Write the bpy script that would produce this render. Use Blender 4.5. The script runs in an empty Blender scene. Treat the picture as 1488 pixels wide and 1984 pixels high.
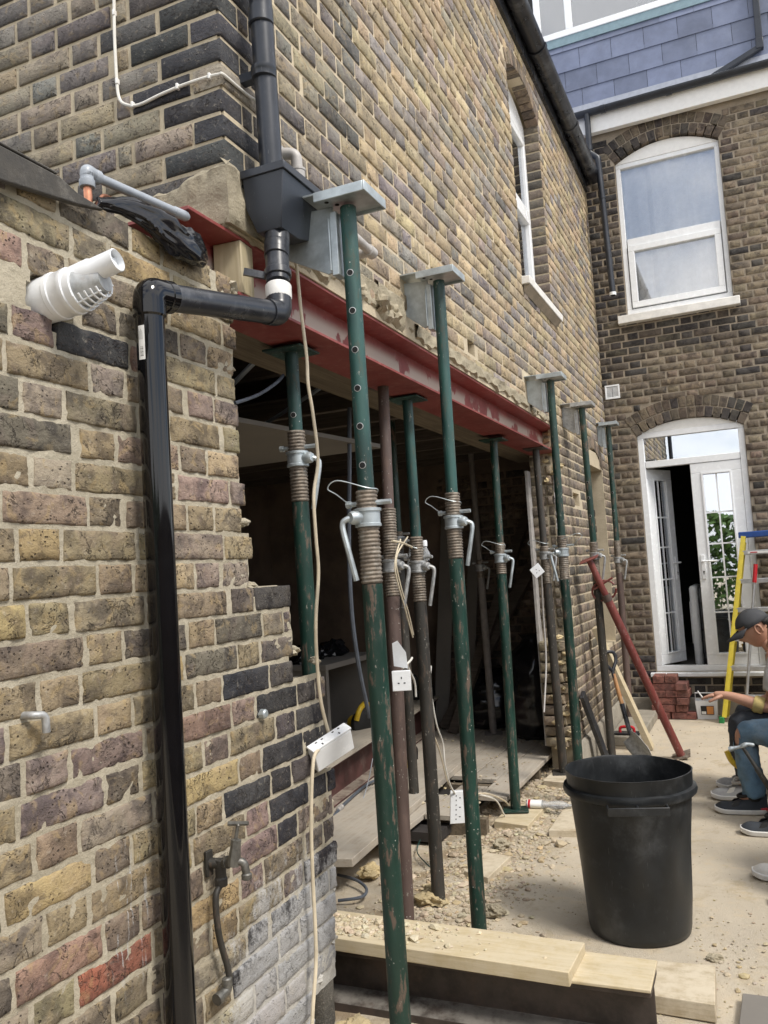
import bpy, math, random
import numpy as np
from mathutils import Vector as V, Matrix, noise as mnoise
R = random.Random(7)
PI = math.pi
sc = bpy.context.scene
col = sc.collection

# ------------------------------------------------------------------ camera
YAW, PITCH, ROLL, FPX = 0.41280603, 0.07458822, -0.06249633, 1626.92
CAM = V((1.27, 0.0, 1.5))
def _axes():
    cy, sy = math.cos(YAW), math.sin(YAW)
    f, r, u = V((-sy, cy, 0)), V((cy, sy, 0)), V((0, 0, 1))
    f2 = f*math.cos(PITCH) + u*math.sin(PITCH); u2 = u*math.cos(PITCH) - f*math.sin(PITCH)
    r3 = r*math.cos(ROLL) + u2*math.sin(ROLL); u3 = u2*math.cos(ROLL) - r*math.sin(ROLL)
    return r3, u3, f2
CR, CU, CF = _axes()
cd = bpy.data.cameras.new('camera'); cam = bpy.data.objects.new('camera', cd); col.objects.link(cam)
cd.sensor_fit = 'VERTICAL'; cd.sensor_height = 24.0; cd.lens = 24.0*FPX/1984.0
cd.clip_start = 0.02; cd.clip_end = 600
cam.matrix_world = Matrix(((CR.x, CU.x, -CF.x, CAM.x), (CR.y, CU.y, -CF.y, CAM.y), (CR.z, CU.z, -CF.z, CAM.z), (0, 0, 0, 1)))
sc.camera = cam

# ------------------------------------------------------------------ world, sun, exposure
SUN_EL, SUN_AZ = math.radians(52), math.radians(112)      # azimuth from +Y towards +X
wd = bpy.data.worlds.new("World"); sc.world = wd; wd.use_nodes = True
wn = wd.node_tree; wl = wn.links
for n in list(wn.nodes): wn.nodes.remove(n)
wo = wn.nodes.new('ShaderNodeOutputWorld'); bg = wn.nodes.new('ShaderNodeBackground')
sky = wn.nodes.new('ShaderNodeTexSky'); sky.sky_type = 'NISHITA'; sky.sun_disc = False
sky.sun_elevation = SUN_EL; sky.sun_rotation = SUN_AZ; sky.air_density = 1.0; sky.dust_density = 1.5
tc = wn.nodes.new('ShaderNodeTexCoord')
cn = wn.nodes.new('ShaderNodeTexNoise'); cn.inputs['Scale'].default_value = 2.6; cn.inputs['Detail'].default_value = 6
mp = wn.nodes.new('ShaderNodeMapping'); mp.inputs['Scale'].default_value = (1, 1, 2.2)
wl.new(tc.outputs['Generated'], mp.inputs['Vector']); wl.new(mp.outputs[0], cn.inputs['Vector'])
cr = wn.nodes.new('ShaderNodeMapRange'); cr.interpolation_type = 'SMOOTHSTEP'
cr.inputs['From Min'].default_value = 0.36; cr.inputs['From Max'].default_value = 0.54
wl.new(cn.outputs['Fac'], cr.inputs['Value'])
cm = wn.nodes.new('ShaderNodeMix'); cm.data_type = 'RGBA'
wl.new(cr.outputs[0], cm.inputs['Factor']); wl.new(sky.outputs[0], cm.inputs['A']); cm.inputs['B'].default_value = (8.8, 8.8, 8.9, 1)
wl.new(cm.outputs['Result'], bg.inputs['Color']); bg.inputs['Strength'].default_value = 0.11
wl.new(bg.outputs[0], wo.inputs['Surface'])
sd = bpy.data.lights.new('sun', 'SUN'); sd.energy = 2.0; sd.angle = math.radians(14); sd.color = (1, .95, .87)
so = bpy.data.objects.new('sun', sd); col.objects.link(so)
sdir = V((math.sin(SUN_AZ)*math.cos(SUN_EL), math.cos(SUN_AZ)*math.cos(SUN_EL), math.sin(SUN_EL)))
so.rotation_euler = sdir.to_track_quat('Z', 'Y').to_euler(); so.location = (4, -2, 9)
vs = sc.view_settings; sc.display_settings.display_device = 'sRGB'
vs.view_transform = 'Standard'; vs.look = 'None'; vs.exposure = 0.75; vs.gamma = 1.0; vs.use_curve_mapping = False

# ------------------------------------------------------------------ measuring: where a sight line of the survey photo meets a real plane
def ray(x, y): return CF + CR*((x-744)/FPX) - CU*((y-992)/FPX)
def AX(x, y, p=0.0): d = ray(x, y); return CAM + d*((p-CAM.x)/d.x)
def AY(x, y, p): d = ray(x, y); return CAM + d*((p-CAM.y)/d.y)
def AZ(x, y, p=0.0): d = ray(x, y); return CAM + d*((p-CAM.z)/d.z)
def PX(P): d = V(P)-CAM; w = d.dot(CF); return 744+FPX*d.dot(CR)/w, 992-FPX*d.dot(CU)/w

# ------------------------------------------------------------------ materials
class NT:
    def __init__(s, name):
        s.m = bpy.data.materials.new(name); s.m.use_nodes = True; s.t = s.m.node_tree
        s.b = s.t.nodes['Principled BSDF']
    def n(s, typ, ins=None, **kw):
        nd = s.t.nodes.new('ShaderNode'+typ)
        for k, v in kw.items(): setattr(nd, k, v)
        for k, v in (ins or {}).items(): s.set(nd.inputs[k], v)
        return nd
    def set(s, sock, v):
        if hasattr(v, 'links') and hasattr(v, 'is_output'): s.t.links.new(v, sock)
        elif isinstance(v, (tuple, list)) and len(v) == 3 and sock.type == 'RGBA': sock.default_value = (*v, 1)
        else: sock.default_value = v
    def geo(s): return s.n('NewGeometry').outputs['Position']
    def noise(s, vec, scale, detail=4, rough=.55, dist=0):
        return s.n('TexNoise', {'Vector': vec, 'Scale': scale, 'Detail': detail, 'Roughness': rough, 'Distortion': dist}).outputs['Fac']
    def vor(s, vec, scale, feature='F1'):
        return s.n('TexVoronoi', {'Vector': vec, 'Scale': scale}, feature=feature).outputs['Distance']
    def rng(s, v, a, b, c=0., d=1.):
        return s.n('MapRange', {'Value': v, 'From Min': a, 'From Max': b, 'To Min': c, 'To Max': d}, interpolation_type='SMOOTHSTEP').outputs[0]
    def math(s, op, a, b=0.): 
        nd = s.n('Math', operation=op); s.set(nd.inputs[0], a); s.set(nd.inputs[1], b); return nd.outputs[0]
    def mix(s, f, a, b, bt='MIX'):
        nd = s.n('Mix', data_type='RGBA', blend_type=bt)
        s.set(nd.inputs['Factor'], f); s.set(nd.inputs['A'], a); s.set(nd.inputs['B'], b); return nd.outputs['Result']
    def bump(s, h, dist=.002, st=1.0):
        nd = s.n('Bump', {'Height': h, 'Distance': dist, 'Strength': st}); s.set(s.b.inputs['Normal'], nd.outputs[0])
    def scale(s, vec, sc3):
        return s.n('Mapping', {'Vector': vec, 'Scale': sc3}).outputs[0]
    def out(s, c=None, rough=.6, metal=0., spec=None):
        if c is not None: s.set(s.b.inputs['Base Color'], c)
        s.set(s.b.inputs['Roughness'], rough); s.set(s.b.inputs['Metallic'], metal)
        if spec is not None: s.b.inputs['Specular IOR Level'].default_value = spec
        return s.m

def brick_mat(name, stuff=False, pits=1.0, white=False, dust=1.0, yel=1.0, sat=.8, dk_=(.5, .5, .56), soot=.3):
    t = NT(name); pos = t.geo()
    if stuff:
        a = t.n('Attribute', attribute_name='Col'); basec = a.outputs['Color']; rnd = a.outputs['Alpha']
    else:
        a = t.n('ObjectInfo'); basec = a.outputs['Color']; rnd = a.outputs['Random']
    off = t.n('VectorMath', operation='SCALE'); t.set(off.inputs[0], (1.7, 3.1, 2.3)); t.set(off.inputs['Scale'], t.math('MULTIPLY', rnd, 40.))
    vec = t.n('VectorMath', operation='ADD'); t.set(vec.inputs[0], pos); t.set(vec.inputs[1], off.outputs[0]); vec = vec.outputs[0]
    n1 = t.noise(vec, 13, 5, .6, .6); n2 = t.noise(vec, 70, 6, .7); n3 = t.noise(vec, 22, 3, .5, 1.2)
    dk = t.n('Mix', data_type='RGBA', blend_type='MULTIPLY'); t.set(dk.inputs['Factor'], 1.); t.set(dk.inputs['A'], basec); dk.inputs['B'].default_value = (*dk_, 1)
    lum = t.rng(t.n('RGBToBW', {'Color': basec}).outputs[0], .05, .17); yel = t.math('MULTIPLY', lum, yel)
    c = t.mix(t.rng(n1, .44, .62), basec, dk.outputs['Result'])
    n4 = t.noise(vec, 7, 4, .6, 1.5)
    pu = t.mix(.55, basec, (.25, .165, .145)); c = t.mix(t.math('MULTIPLY', t.math('MULTIPLY', t.rng(n4, .52, .64), .3), yel), c, pu)
    yl = t.mix(.6, basec, (.42, .29, .11)); c = t.mix(t.math('MULTIPLY', t.math('MULTIPLY', t.rng(n3, .54, .68), .55), yel), c, yl)
    n5 = t.noise(t.scale(vec, (1, 1, 2.2)), 38, 6, .75, .8); c = t.mix(t.math('MULTIPLY', t.rng(n5, .36, .46, 1., 0.), .5), c, (.09, .072, .06))
    c = t.mix(t.math('MULTIPLY', t.rng(n2, .55, .75), .38*dust), c, (.54, .48, .38))
    c = t.mix(t.math('MULTIPLY', t.rng(n2, .28, .45, 1., 0.), .35), c, (.07, .055, .045))
    vd = t.vor(vec, 95); gate = t.rng(t.noise(vec, 17, 2), .47, .6)
    pit = t.math('MULTIPLY', t.rng(vd, .1, .28, 1., 0.), gate)
    vd2 = t.vor(vec, 34); gate2 = t.rng(t.noise(vec, 9, 2), .55, .62)
    pit = t.math('MAXIMUM', pit, t.math('MULTIPLY', t.rng(vd2, .09, .15, 1., 0.), gate2))
    c = t.mix(t.math('MULTIPLY', pit, .8*pits), c, (.045, .035, .03))
    rid = t.math('ABSOLUTE', t.math('SUBTRACT', t.noise(vec, 16, 5, .65, 1.), .5)); crack = t.math('MULTIPLY', t.rng(rid, .0, .014, 1., 0.), t.rng(t.noise(vec, 11, 2), .5, .58))
    c = t.mix(t.math('MULTIPLY', crack, .75), c, (.05, .04, .034))
    big = t.noise(pos, 2.2, 5, .65); c = t.mix(t.math('MULTIPLY', t.rng(big, .5, .68), soot), c, (.10, .09, .08))
    c = t.n('HueSaturation', {'Saturation': sat, 'Color': c}).outputs[0]
    if white:
        c = t.mix(white_mask(t, pos), c, (.5, .5, .5))
    t.out(c, .88, spec=.25)
    h = t.math('SUBTRACT', t.math('ADD', t.math('MULTIPLY', n2, 1.1), t.math('MULTIPLY', n5, .6)), t.math('ADD', t.math('MULTIPLY', pit, .9), t.math('MULTIPLY', crack, .8)))
    t.bump(h, .0055, 1.0)
    return t.m

def white_mask(t, pos):
    sp = t.n('SeparateXYZ', {'Vector': pos}); y, z = sp.outputs['Y'], sp.outputs['Z']
    m = t.math('MULTIPLY', t.rng(z, .42, .95, 1., 0.), t.rng(y, 1.52, 1.98))
    streak = t.noise(t.scale(pos, (1, 1, .22)), 24, 5, .75)
    fine = t.noise(pos, 90, 5, .7)
    big = t.noise(pos, 9, 3)
    k = t.math('ADD', t.math('MULTIPLY', streak, .45), t.math('ADD', t.math('MULTIPLY', fine, .3), t.math('MULTIPLY', big, .35)))
    thr = t.math('SUBTRACT', t.math('ADD', k, t.math('MULTIPLY', m, .40)), .63)
    body = t.rng(thr, .09, .24)
    # splash marks running down beside the pipe
    m2 = t.math('MULTIPLY', t.rng(t.math('ABSOLUTE', t.math('SUBTRACT', y, 1.44)), .02, .09, 1., 0.), t.rng(t.math('ABSOLUTE', t.math('SUBTRACT', z, .83)), .05, .2, 1., 0.))
    st = t.rng(t.noise(t.scale(pos, (1, 1, .09)), 75, 3), .56, .64)
    return t.math('MAXIMUM', t.math('MULTIPLY', body, .68), t.math('MULTIPLY', t.math('MULTIPLY', m2, st), .8))

def mortar_mat(name, c1, c2, white=False, dirt=(.2, .17, .13), bump=.003):
    t = NT(name); p = t.geo()
    n1, n2 = t.noise(p, 6, 4), t.noise(p, 120, 6, .75)
    c = t.mix(t.rng(n1, .35, .65), c1, c2)
    c = t.mix(t.math('MULTIPLY', t.rng(n2, .5, .75), .4), c, (.66, .6, .48))
    c = t.mix(t.math('MULTIPLY', t.rng(n2, .3, .42, 1., 0.), .6), c, dirt)
    if white: c = t.mix(white_mask(t, p), c, (.5, .5, .49))
    t.out(c, .95, spec=.15); t.bump(t.math('ADD', t.math('MULTIPLY', n2, .7), t.noise(p, 35, 4)), bump)
    return t.m

def plain(name, c, rough=.5, metal=0., var=.25, vs_=20., bump=0., spec=None, dust=0., dustc=(.5, .44, .34), scratch=0., top=0., topc=(.33, .29, .235), ov=0.):
    t = NT(name); p = t.geo(); n = t.noise(p, vs_, 5, .65)
    dc = tuple(x*(1-var) for x in c); lc = tuple(min(1, x*(1+var*.6)) for x in c)
    cc = t.mix(t.rng(n, .3, .7), dc, lc)
    if dust: cc = t.mix(t.math('MULTIPLY', t.rng(t.noise(p, vs_*.6, 6, .75), .48, .72), dust), cc, dustc)
    if scratch:
        s1 = t.rng(t.noise(t.scale(p, (1, 1, .12)), 160, 3, .6), .66, .72)
        cc = t.mix(t.math('MULTIPLY', s1, scratch), cc, (.5, .5, .5))
    if top:
        nz = t.n('SeparateXYZ', {'Vector': t.n('NewGeometry').outputs['Normal']}).outputs['Z']; cc = t.mix(t.math('MULTIPLY', t.math('MULTIPLY', t.rng(nz, .3, .9), t.rng(t.noise(p, 13, 6, .7), .28, .6)), top), cc, topc)
    if ov: cc = t.n('HueSaturation', {'Value': t.rng(t.n('ObjectInfo').outputs['Random'], 0., 1., 1-ov, 1+ov), 'Color': cc}).outputs[0]
    rr = t.rng(n, .3, .7, rough*.85, min(1, rough*1.15))
    t.out(cc, rr, metal, spec)
    if bump: t.bump(t.noise(p, vs_*4, 5, .7), bump)
    return t.m

def paint_mat(name, base, light, rust, amt=.5, rough=.42):
    t = NT(name); p = t.geo(); a = t.n('ObjectInfo')
    off = t.n('VectorMath', operation='ADD'); t.set(off.inputs[0], p)
    sc_ = t.n('VectorMath', operation='SCALE'); t.set(sc_.inputs[0], (1, 2, 3)); t.set(sc_.inputs['Scale'], t.math('MULTIPLY', a.outputs['Random'], 30.)); t.set(off.inputs[1], sc_.outputs[0])
    v = off.outputs[0]; vs2 = t.scale(v, (1, 1, .25))
    n1, n2 = t.noise(vs2, 9, 4), t.noise(vs2, 38, 6, .7)
    c = t.mix(t.rng(n1, .4, .66), base, light)
    c = t.mix(t.math('MULTIPLY', t.rng(n2, .54, .62), .75*amt), c, rust)
    c = t.mix(t.math('MULTIPLY', t.rng(t.noise(t.scale(v, (1, 1, .45)), 70, 5, .7), .62, .69), .5), c, (.4, .38, .33))
    w = t.math('MULTIPLY', t.rng(t.vor(v, 60), .09, .16, 1., 0.), t.rng(t.noise(v, 12, 2), .55, .65))
    c = t.mix(w, c, (.55, .54, .5))
    t.out(c, t.rng(n2, .45, .65, rough, .8)); t.bump(n2, .0012)
    return t.m

def wood_mat(name, c1, c2, axis='X', dust=.0, dustc=(.62, .55, .42)):
    t = NT(name); p = t.geo()
    s3 = {'X': (.06, 1, 1), 'Y': (1, .06, 1), 'Z': (1, 1, .06)}[axis]
    n = t.noise(t.scale(p, s3), 60, 4, .6, .8); n2 = t.noise(t.scale(p, s3), 14, 3)
    c = t.mix(t.rng(n, .35, .65), c1, c2); c = t.mix(t.math('MULTIPLY', t.rng(n2, .5, .7), .35), c, tuple(x*.6 for x in c1))
    if dust: c = t.mix(t.math('MULTIPLY', t.rng(t.noise(p, 14, 6, .7), .3, .62), dust), c, dustc)
    t.out(c, .75, spec=.25); t.bump(n, .0012)
    return t.m

def glass_mat(name, tint=(.9, .95, 1), refl=.25):
    t = NT(name); nt = t.t
    fr = t.n('LayerWeight', {'Blend': .35}).outputs['Fresnel']
    f = t.rng(fr, 0., 1., refl, 1.)
    g = t.n('BsdfGlossy', {'Color': (.95, .97, 1), 'Roughness': .01}); tr = t.n('BsdfTransparent', {'Color': tint})
    m = t.n('MixShader'); t.set(m.inputs[0], f); nt.links.new(tr.outputs[0], m.inputs[1]); nt.links.new(g.outputs[0], m.inputs[2])
    nt.links.new(m.outputs[0], nt.nodes['Material Output'].inputs['Surface']); return t.m

M = {}
M['brick_near'] = brick_mat('brick near', white=True, sat=.88, yel=1.2)
M['brick_near_s'] = brick_mat('brick near joined', True, white=True, sat=.88, yel=1.2)
M['brick_up'] = brick_mat('brick upper', pits=.5, sat=.82, dk_=(.7, .7, .75), soot=.32); M['brick_up_s'] = brick_mat('brick upper joined', True, pits=.5, sat=.82, dk_=(.7, .7, .75), soot=.32)
M['brick_rear'] = brick_mat('brick rear', pits=.4, dust=.45, yel=.6); M['brick_rear_s'] = brick_mat('brick rear joined', True, pits=.4, dust=.45, yel=.6)
M['mortar_near'] = mortar_mat('mortar near', (.41, .365, .275), (.49, .44, .34), True, bump=.006)
M['mortar_up'] = mortar_mat('mortar upper', (.54, .465, .34), (.47, .40, .29))
M['mortar_rear'] = mortar_mat('mortar rear', (.33, .28, .22), (.25, .215, .17))
M['cement'] = mortar_mat('cement render', (.42, .37, .27), (.33, .29, .215), bump=.008)
M['pale_rubble'] = mortar_mat('broken brick core', (.55, .44, .25), (.42, .35, .22), bump=.006)
M['black_gloss'] = plain('black gloss plastic', (.004, .004, .005), .07, var=.3, vs_=5, dust=.02, scratch=.0, dustc=(.1, .1, .11))
M['black_worn'] = plain('worn black plastic', (.02, .022, .028), .3, var=.3, vs_=9, dust=.28, dustc=(.33, .34, .36), scratch=.12)
M['grey_black'] = plain('faded black plastic', (.020, .024, .033), .34, var=.25, vs_=7, dust=.12, dustc=(.12, .13, .15), scratch=.15)
M['bucket'] = plain('dusty black rubber plastic', (.015, .017, .019), .40, var=.35, vs_=7, dust=.5, dustc=(.085, .09, .095), scratch=.07)
M['white_pvc'] = plain('white plastic', (.8, .82, .84), .25, var=.04)
M['white_dirty'] = plain('painted sill', (.76, .75, .72), .55, var=.12, vs_=14, dust=.15, dustc=(.35, .3, .25))
M['fascia'] = plain('white fascia', (.82, .82, .8), .45, var=.05)
M['grey_pvc'] = plain('grey plastic pipe', (.33, .36, .40), .35, var=.1)
M['ltgrey_pvc'] = plain('weathered grey plastic', (.42, .4, .38), .45, var=.18)
M['copper'] = plain('copper', (.62, .28, .17), .38, .9, var=.25)
M['cream_cable'] = plain('aged cream cable', (.62, .54, .40), .5, var=.2, vs_=12)
M['white_cable'] = plain('painted white cable', (.72, .7, .64), .5, var=.1)
M['grey_cable'] = plain('grey cable', (.10, .115, .14), .45, var=.2)
M['steel_galv'] = plain('galvanised steel', (.47, .52, .54), .42, .55, var=.22, vs_=16, dust=.2, dustc=(.35, .36, .36))
M['steel_dull'] = plain('dull zinc', (.42, .43, .43), .5, .5, var=.3, vs_=40, dust=.35, dustc=(.35, .27, .2))
M['tarnish'] = plain('tarnished brass', (.16, .155, .14), .45, .6, var=.4, vs_=40, dust=.35, dustc=(.4, .4, .38))
M['rusty'] = plain('rusted thread', (.20, .165, .13), .6, .35, var=.5, vs_=45, dust=.6, dustc=(.42, .40, .35))
M['black_steel'] = plain('rusting black steel', (.06, .047, .04), .6, .1, var=.6, vs_=7, dust=.55, dustc=(.11, .07, .048), bump=.0015, top=.85, topc=(.25, .235, .21))
M['hole'] = plain('shadowed bore', (.006, .006, .006), .9, var=.1)
M['green'] = paint_mat('worn green prop paint', (.010, .038, .034), (.026, .085, .074), (.15, .10, .075), .3)
M['green2'] = paint_mat('dark green prop paint', (.008, .030, .022), (.012, .048, .036), (.2, .12, .09), .7)
M['dark_prop'] = paint_mat('grimy prop steel', (.028, .026, .022), (.05, .046, .04), (.1, .07, .05), .8, .55)
M['brown_prop'] = paint_mat('rust brown prop steel', (.075, .05, .042), (.11, .075, .065), (.15, .1, .08), .6, .6)
M['red_prop'] = paint_mat('red prop paint', (.15, .032, .028), (.2, .055, .045), (.35, .3, .27), .25, .45)
M['grey_prop'] = plain('dusty grey prop', (.2, .18, .165), .8, var=.2, vs_=18)
t = NT('red oxide primer'); p = t.geo(); n = t.noise(p, 7, 5, .65); sp = t.n('SeparateXYZ', {'Vector': p})
pe = t.math('ADD', t.math('MULTIPLY', t.noise(p, 6, 3, .5), .8), t.math('MULTIPLY', t.noise(t.scale(p, (1, 1, .3)), 30, 6, .75, .5), .25))
c = t.mix(t.rng(n, .35, .7), (.20, .036, .032), (.27, .062, .055)); c = t.mix(t.math('MULTIPLY', t.rng(t.noise(p, 30, 5), .5, .7), .35), c, (.33, .16, .14))
webm = t.math('MULTIPLY', t.rng(sp.outputs['Z'], 2.335, 2.36), t.rng(sp.outputs['Z'], 2.42, 2.47, 1., 0.))
c = t.mix(t.math('MULTIPLY', t.rng(pe, .475, .495), webm), c, (.44, .37, .31))
t.out(c, .5); t.bump(n, .001); M['red_beam'] = t.m
M['red_beam_old'] = plain('dull red primer', (.085, .034, .03), .7, var=.35, vs_=9, dust=.5, dustc=(.17, .13, .11), top=.8)
M['wood_new'] = wood_mat('new softwood', (.47, .385, .235), (.55, .46, .30), 'X', .55, (.60, .53, .40))
M['wood_dusty'] = wood_mat('dusty board', (.40, .33, .22), (.5, .42, .3), 'X', .9, (.60, .53, .41))
M['wood_y'] = wood_mat('floorboard', (.36, .31, .25), (.44, .39, .32), 'Y', .75, (.42, .385, .33))
M['wood_post'] = wood_mat('softwood post', (.42, .355, .225), (.50, .43, .29), 'Z', .1)
M['wood_dark'] = wood_mat('old joist', (.075, .062, .05), (.11, .09, .072), 'X')
M['wood_plate'] = wood_mat('old plate timber', (.13, .105, .075), (.19, .155, .11), 'Y')
M['shaft'] = wood_mat('worn tool shaft', (.36, .16, .06), (.46, .24, .1), 'Z', .25, (.45, .38, .28))
M['slate'] = plain('fibre cement slate', (.14, .165, .245), .36, var=.16, vs_=5, ov=.14, bump=.001, dust=.12, dustc=(.3, .32, .36))
M['lead'] = plain('lead flashing', (.36, .38, .43), .45, .3, var=.12)
M['teal_flash'] = plain('lead under window', (.20, .29, .33), .5, .2, var=.12)
M['felt'] = plain('roofing felt', (.06, .055, .048), .85, var=.3, vs_=30, bump=.002, dust=.3, dustc=(.28, .26, .23))
M['glass'] = glass_mat('window glass', (1, 1, 1), refl=.17); M['glass_door'] = glass_mat('door glass', refl=.5)
M['curtain'] = plain('net curtain', (.9, .9, .9), .9, var=.06)
M['plaster_dark'] = plain('bare plaster', (.19, .14, .105), .9, var=.35, vs_=3, bump=.003)
M['plaster_grey'] = plain('plasterboard', (.20, .185, .165), .9, var=.12, vs_=4)
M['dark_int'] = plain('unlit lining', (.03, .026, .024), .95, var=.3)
M['doorway_glow'] = plain('painted doorway glow', (.32, .15, .06), .9, var=.2)  # orange-brown stands in for lamplight in the back doorway, put into the colour
M['bag'] = plain('black polythene', (.010, .010, .012), .16, var=.3, vs_=6)
M['red_brick'] = brick_mat('new red brick', pits=.2, dust=.3, yel=0)
M['yellow'] = plain('yellow fibreglass', (.62, .50, .05), .4, var=.12)
M['tool_yellow'] = plain('tool yellow', (.62, .42, .03), .4, var=.12)
M['blue_cap'] = plain('blue plastic', (.02, .07, .27), .4, var=.15)
M['alu'] = plain('aluminium', (.52, .53, .54), .4, .7, var=.15, dust=.2)
M['red_plastic'] = plain('red plastic', (.5, .02, .03), .35, var=.1)
M['orange_label'] = plain('orange label', (.62, .25, .06), .5, var=.05)
M['black_flat'] = plain('black matt', (.012, .012, .012), .6, var=.2)
M['white_paper'] = plain('white paper', (.8, .8, .78), .6, var=.04)
M['skin'] = plain('skin', (.46, .25, .17), .5, var=.12, vs_=12)
M['hair'] = plain('dark hair', (.012, .01, .009), .5, var=.3, vs_=60, bump=.004)
M['polo'] = plain('dusty grey polo', (.50, .50, .49), .85, var=.12, vs_=9, bump=.001, dust=.2)
M['dark_jeans'] = plain('dark work jeans', (.035, .042, .055), .85, var=.35, vs_=8, dust=.35, dustc=(.2, .2, .19))
M['blue_jeans'] = plain('faded blue jeans', (.11, .19, .27), .85, var=.4, vs_=6, dust=.25, dustc=(.38, .4, .38))
M['cap'] = plain('charcoal cap', (.045, .047, .052), .8, var=.2, vs_=30)
M['shoe_grey'] = plain('grey suede shoe', (.36, .36, .36), .8, var=.2, vs_=20)
M['shoe_white'] = plain('dusty white shoe', (.62, .6, .55), .7, var=.15, vs_=14, dust=.3)
M['shoe_dark'] = plain('navy mesh shoe', (.03, .036, .045), .75, var=.3, vs_=30)
M['sole'] = plain('white sole', (.7, .69, .66), .6, var=.08)
M['glove'] = plain('dirty yellow cuff', (.5, .4, .16), .85, var=.25, vs_=25)
M['concrete'] = mortar_mat('concrete lump', (.33, .3, .25), (.26, .24, .2), bump=.006)
M['concrete_dark'] = mortar_mat('dark concrete', (.10, .095, .085), (.14, .13, .115), bump=.008)
M['leaf'] = plain('hedge leaves', (.11, .2, .045), .6, var=.5, vs_=3); M['bark'] = plain('bark', (.07, .05, .035), .9)
M['clear'] = None
M['unseen_fence'] = wood_mat('weathered fence', (.10, .07, .05), (.15, .11, .08), 'Z', .1, (.2, .17, .14))
t = NT('clear bottle'); t.out((.86, .88, .9), .12); t.b.inputs['Transmission Weight'].default_value = .75; M['clear'] = t.m
t = NT('tub plastic'); t.out((.72, .73, .74), .4); M['tub'] = t.m

t = NT('dusty yard'); p = t.geo(); n1, n2, n3 = t.noise(p, 1.3, 5, .6, .4), t.noise(p, 8, 6, .7), t.noise(p, 160, 5, .75)
c = t.mix(t.rng(n1, .35, .62), (.50, .44, .35), (.58, .51, .40)); c = t.mix(t.math('MULTIPLY', t.rng(n2, .5, .68), .55), c, (.60, .49, .33))
c = t.mix(t.math('MULTIPLY', t.rng(t.noise(p, 3.1, 5, .7), .55, .68), .55), c, (.40, .32, .2))
c = t.mix(t.math('MULTIPLY', t.rng(n3, .52, .72), .3), c, (.66, .6, .5)); c = t.mix(t.math('MULTIPLY', t.rng(n3, .3, .42, 1., 0.), .45), c, (.26, .21, .15))
sc2 = t.noise(p, 2.4, 6, .72, 1.5); c = t.mix(t.math('MULTIPLY', t.rng(sc2, .55, .63), .4), c, (.43, .36, .25)); st2 = t.noise(t.scale(p, (1, .35, 1)), 11, 6, .75, .6); c = t.mix(t.math('MULTIPLY', t.rng(st2, .57, .66), .35), c, (.38, .31, .21)); c = t.mix(t.math('MULTIPLY', t.rng(t.noise(p, 19, 6, .75), .58, .7), .4), c, (.68, .62, .52))
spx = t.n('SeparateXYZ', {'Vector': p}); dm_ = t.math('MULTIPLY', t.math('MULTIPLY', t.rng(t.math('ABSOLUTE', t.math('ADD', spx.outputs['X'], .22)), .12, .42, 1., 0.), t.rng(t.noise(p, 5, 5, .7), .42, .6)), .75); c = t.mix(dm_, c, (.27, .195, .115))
spk = t.math('MULTIPLY', t.rng(t.vor(p, 22), .06, .1, 1., 0.), t.rng(t.noise(p, 5, 2), .5, .6)); c = t.mix(t.math('MULTIPLY', spk, .6), c, (.2, .16, .12))
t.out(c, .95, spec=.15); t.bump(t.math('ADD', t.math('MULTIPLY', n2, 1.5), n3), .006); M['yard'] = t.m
t = NT('rubble'); p = t.geo(); a = t.n('Attribute', attribute_name='Col'); n = t.noise(p, 60, 5, .7)
c = t.mix(t.math('MULTIPLY', t.rng(n, .4, .7), .5), a.outputs['Color'], (.5, .43, .32)); t.out(c, .95, spec=.15); t.bump(n, .003); M['rubble'] = t.m

# ------------------------------------------------------------------ object helpers
ORG = {}
def tag(o, label, cat, group=None, kind=None):
    if label: o['label'] = label
    if cat: o['category'] = cat
    if group: o['group'] = group
    if kind: o['kind'] = kind
    return o
def thing(name, label, cat, loc=(0, 0, 0), group=None):
    o = bpy.data.objects.new(name, None); col.objects.link(o); o.location = loc; o.empty_display_size = .1
    ORG[o.name] = V(loc); return tag(o, label, cat, group)

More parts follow.
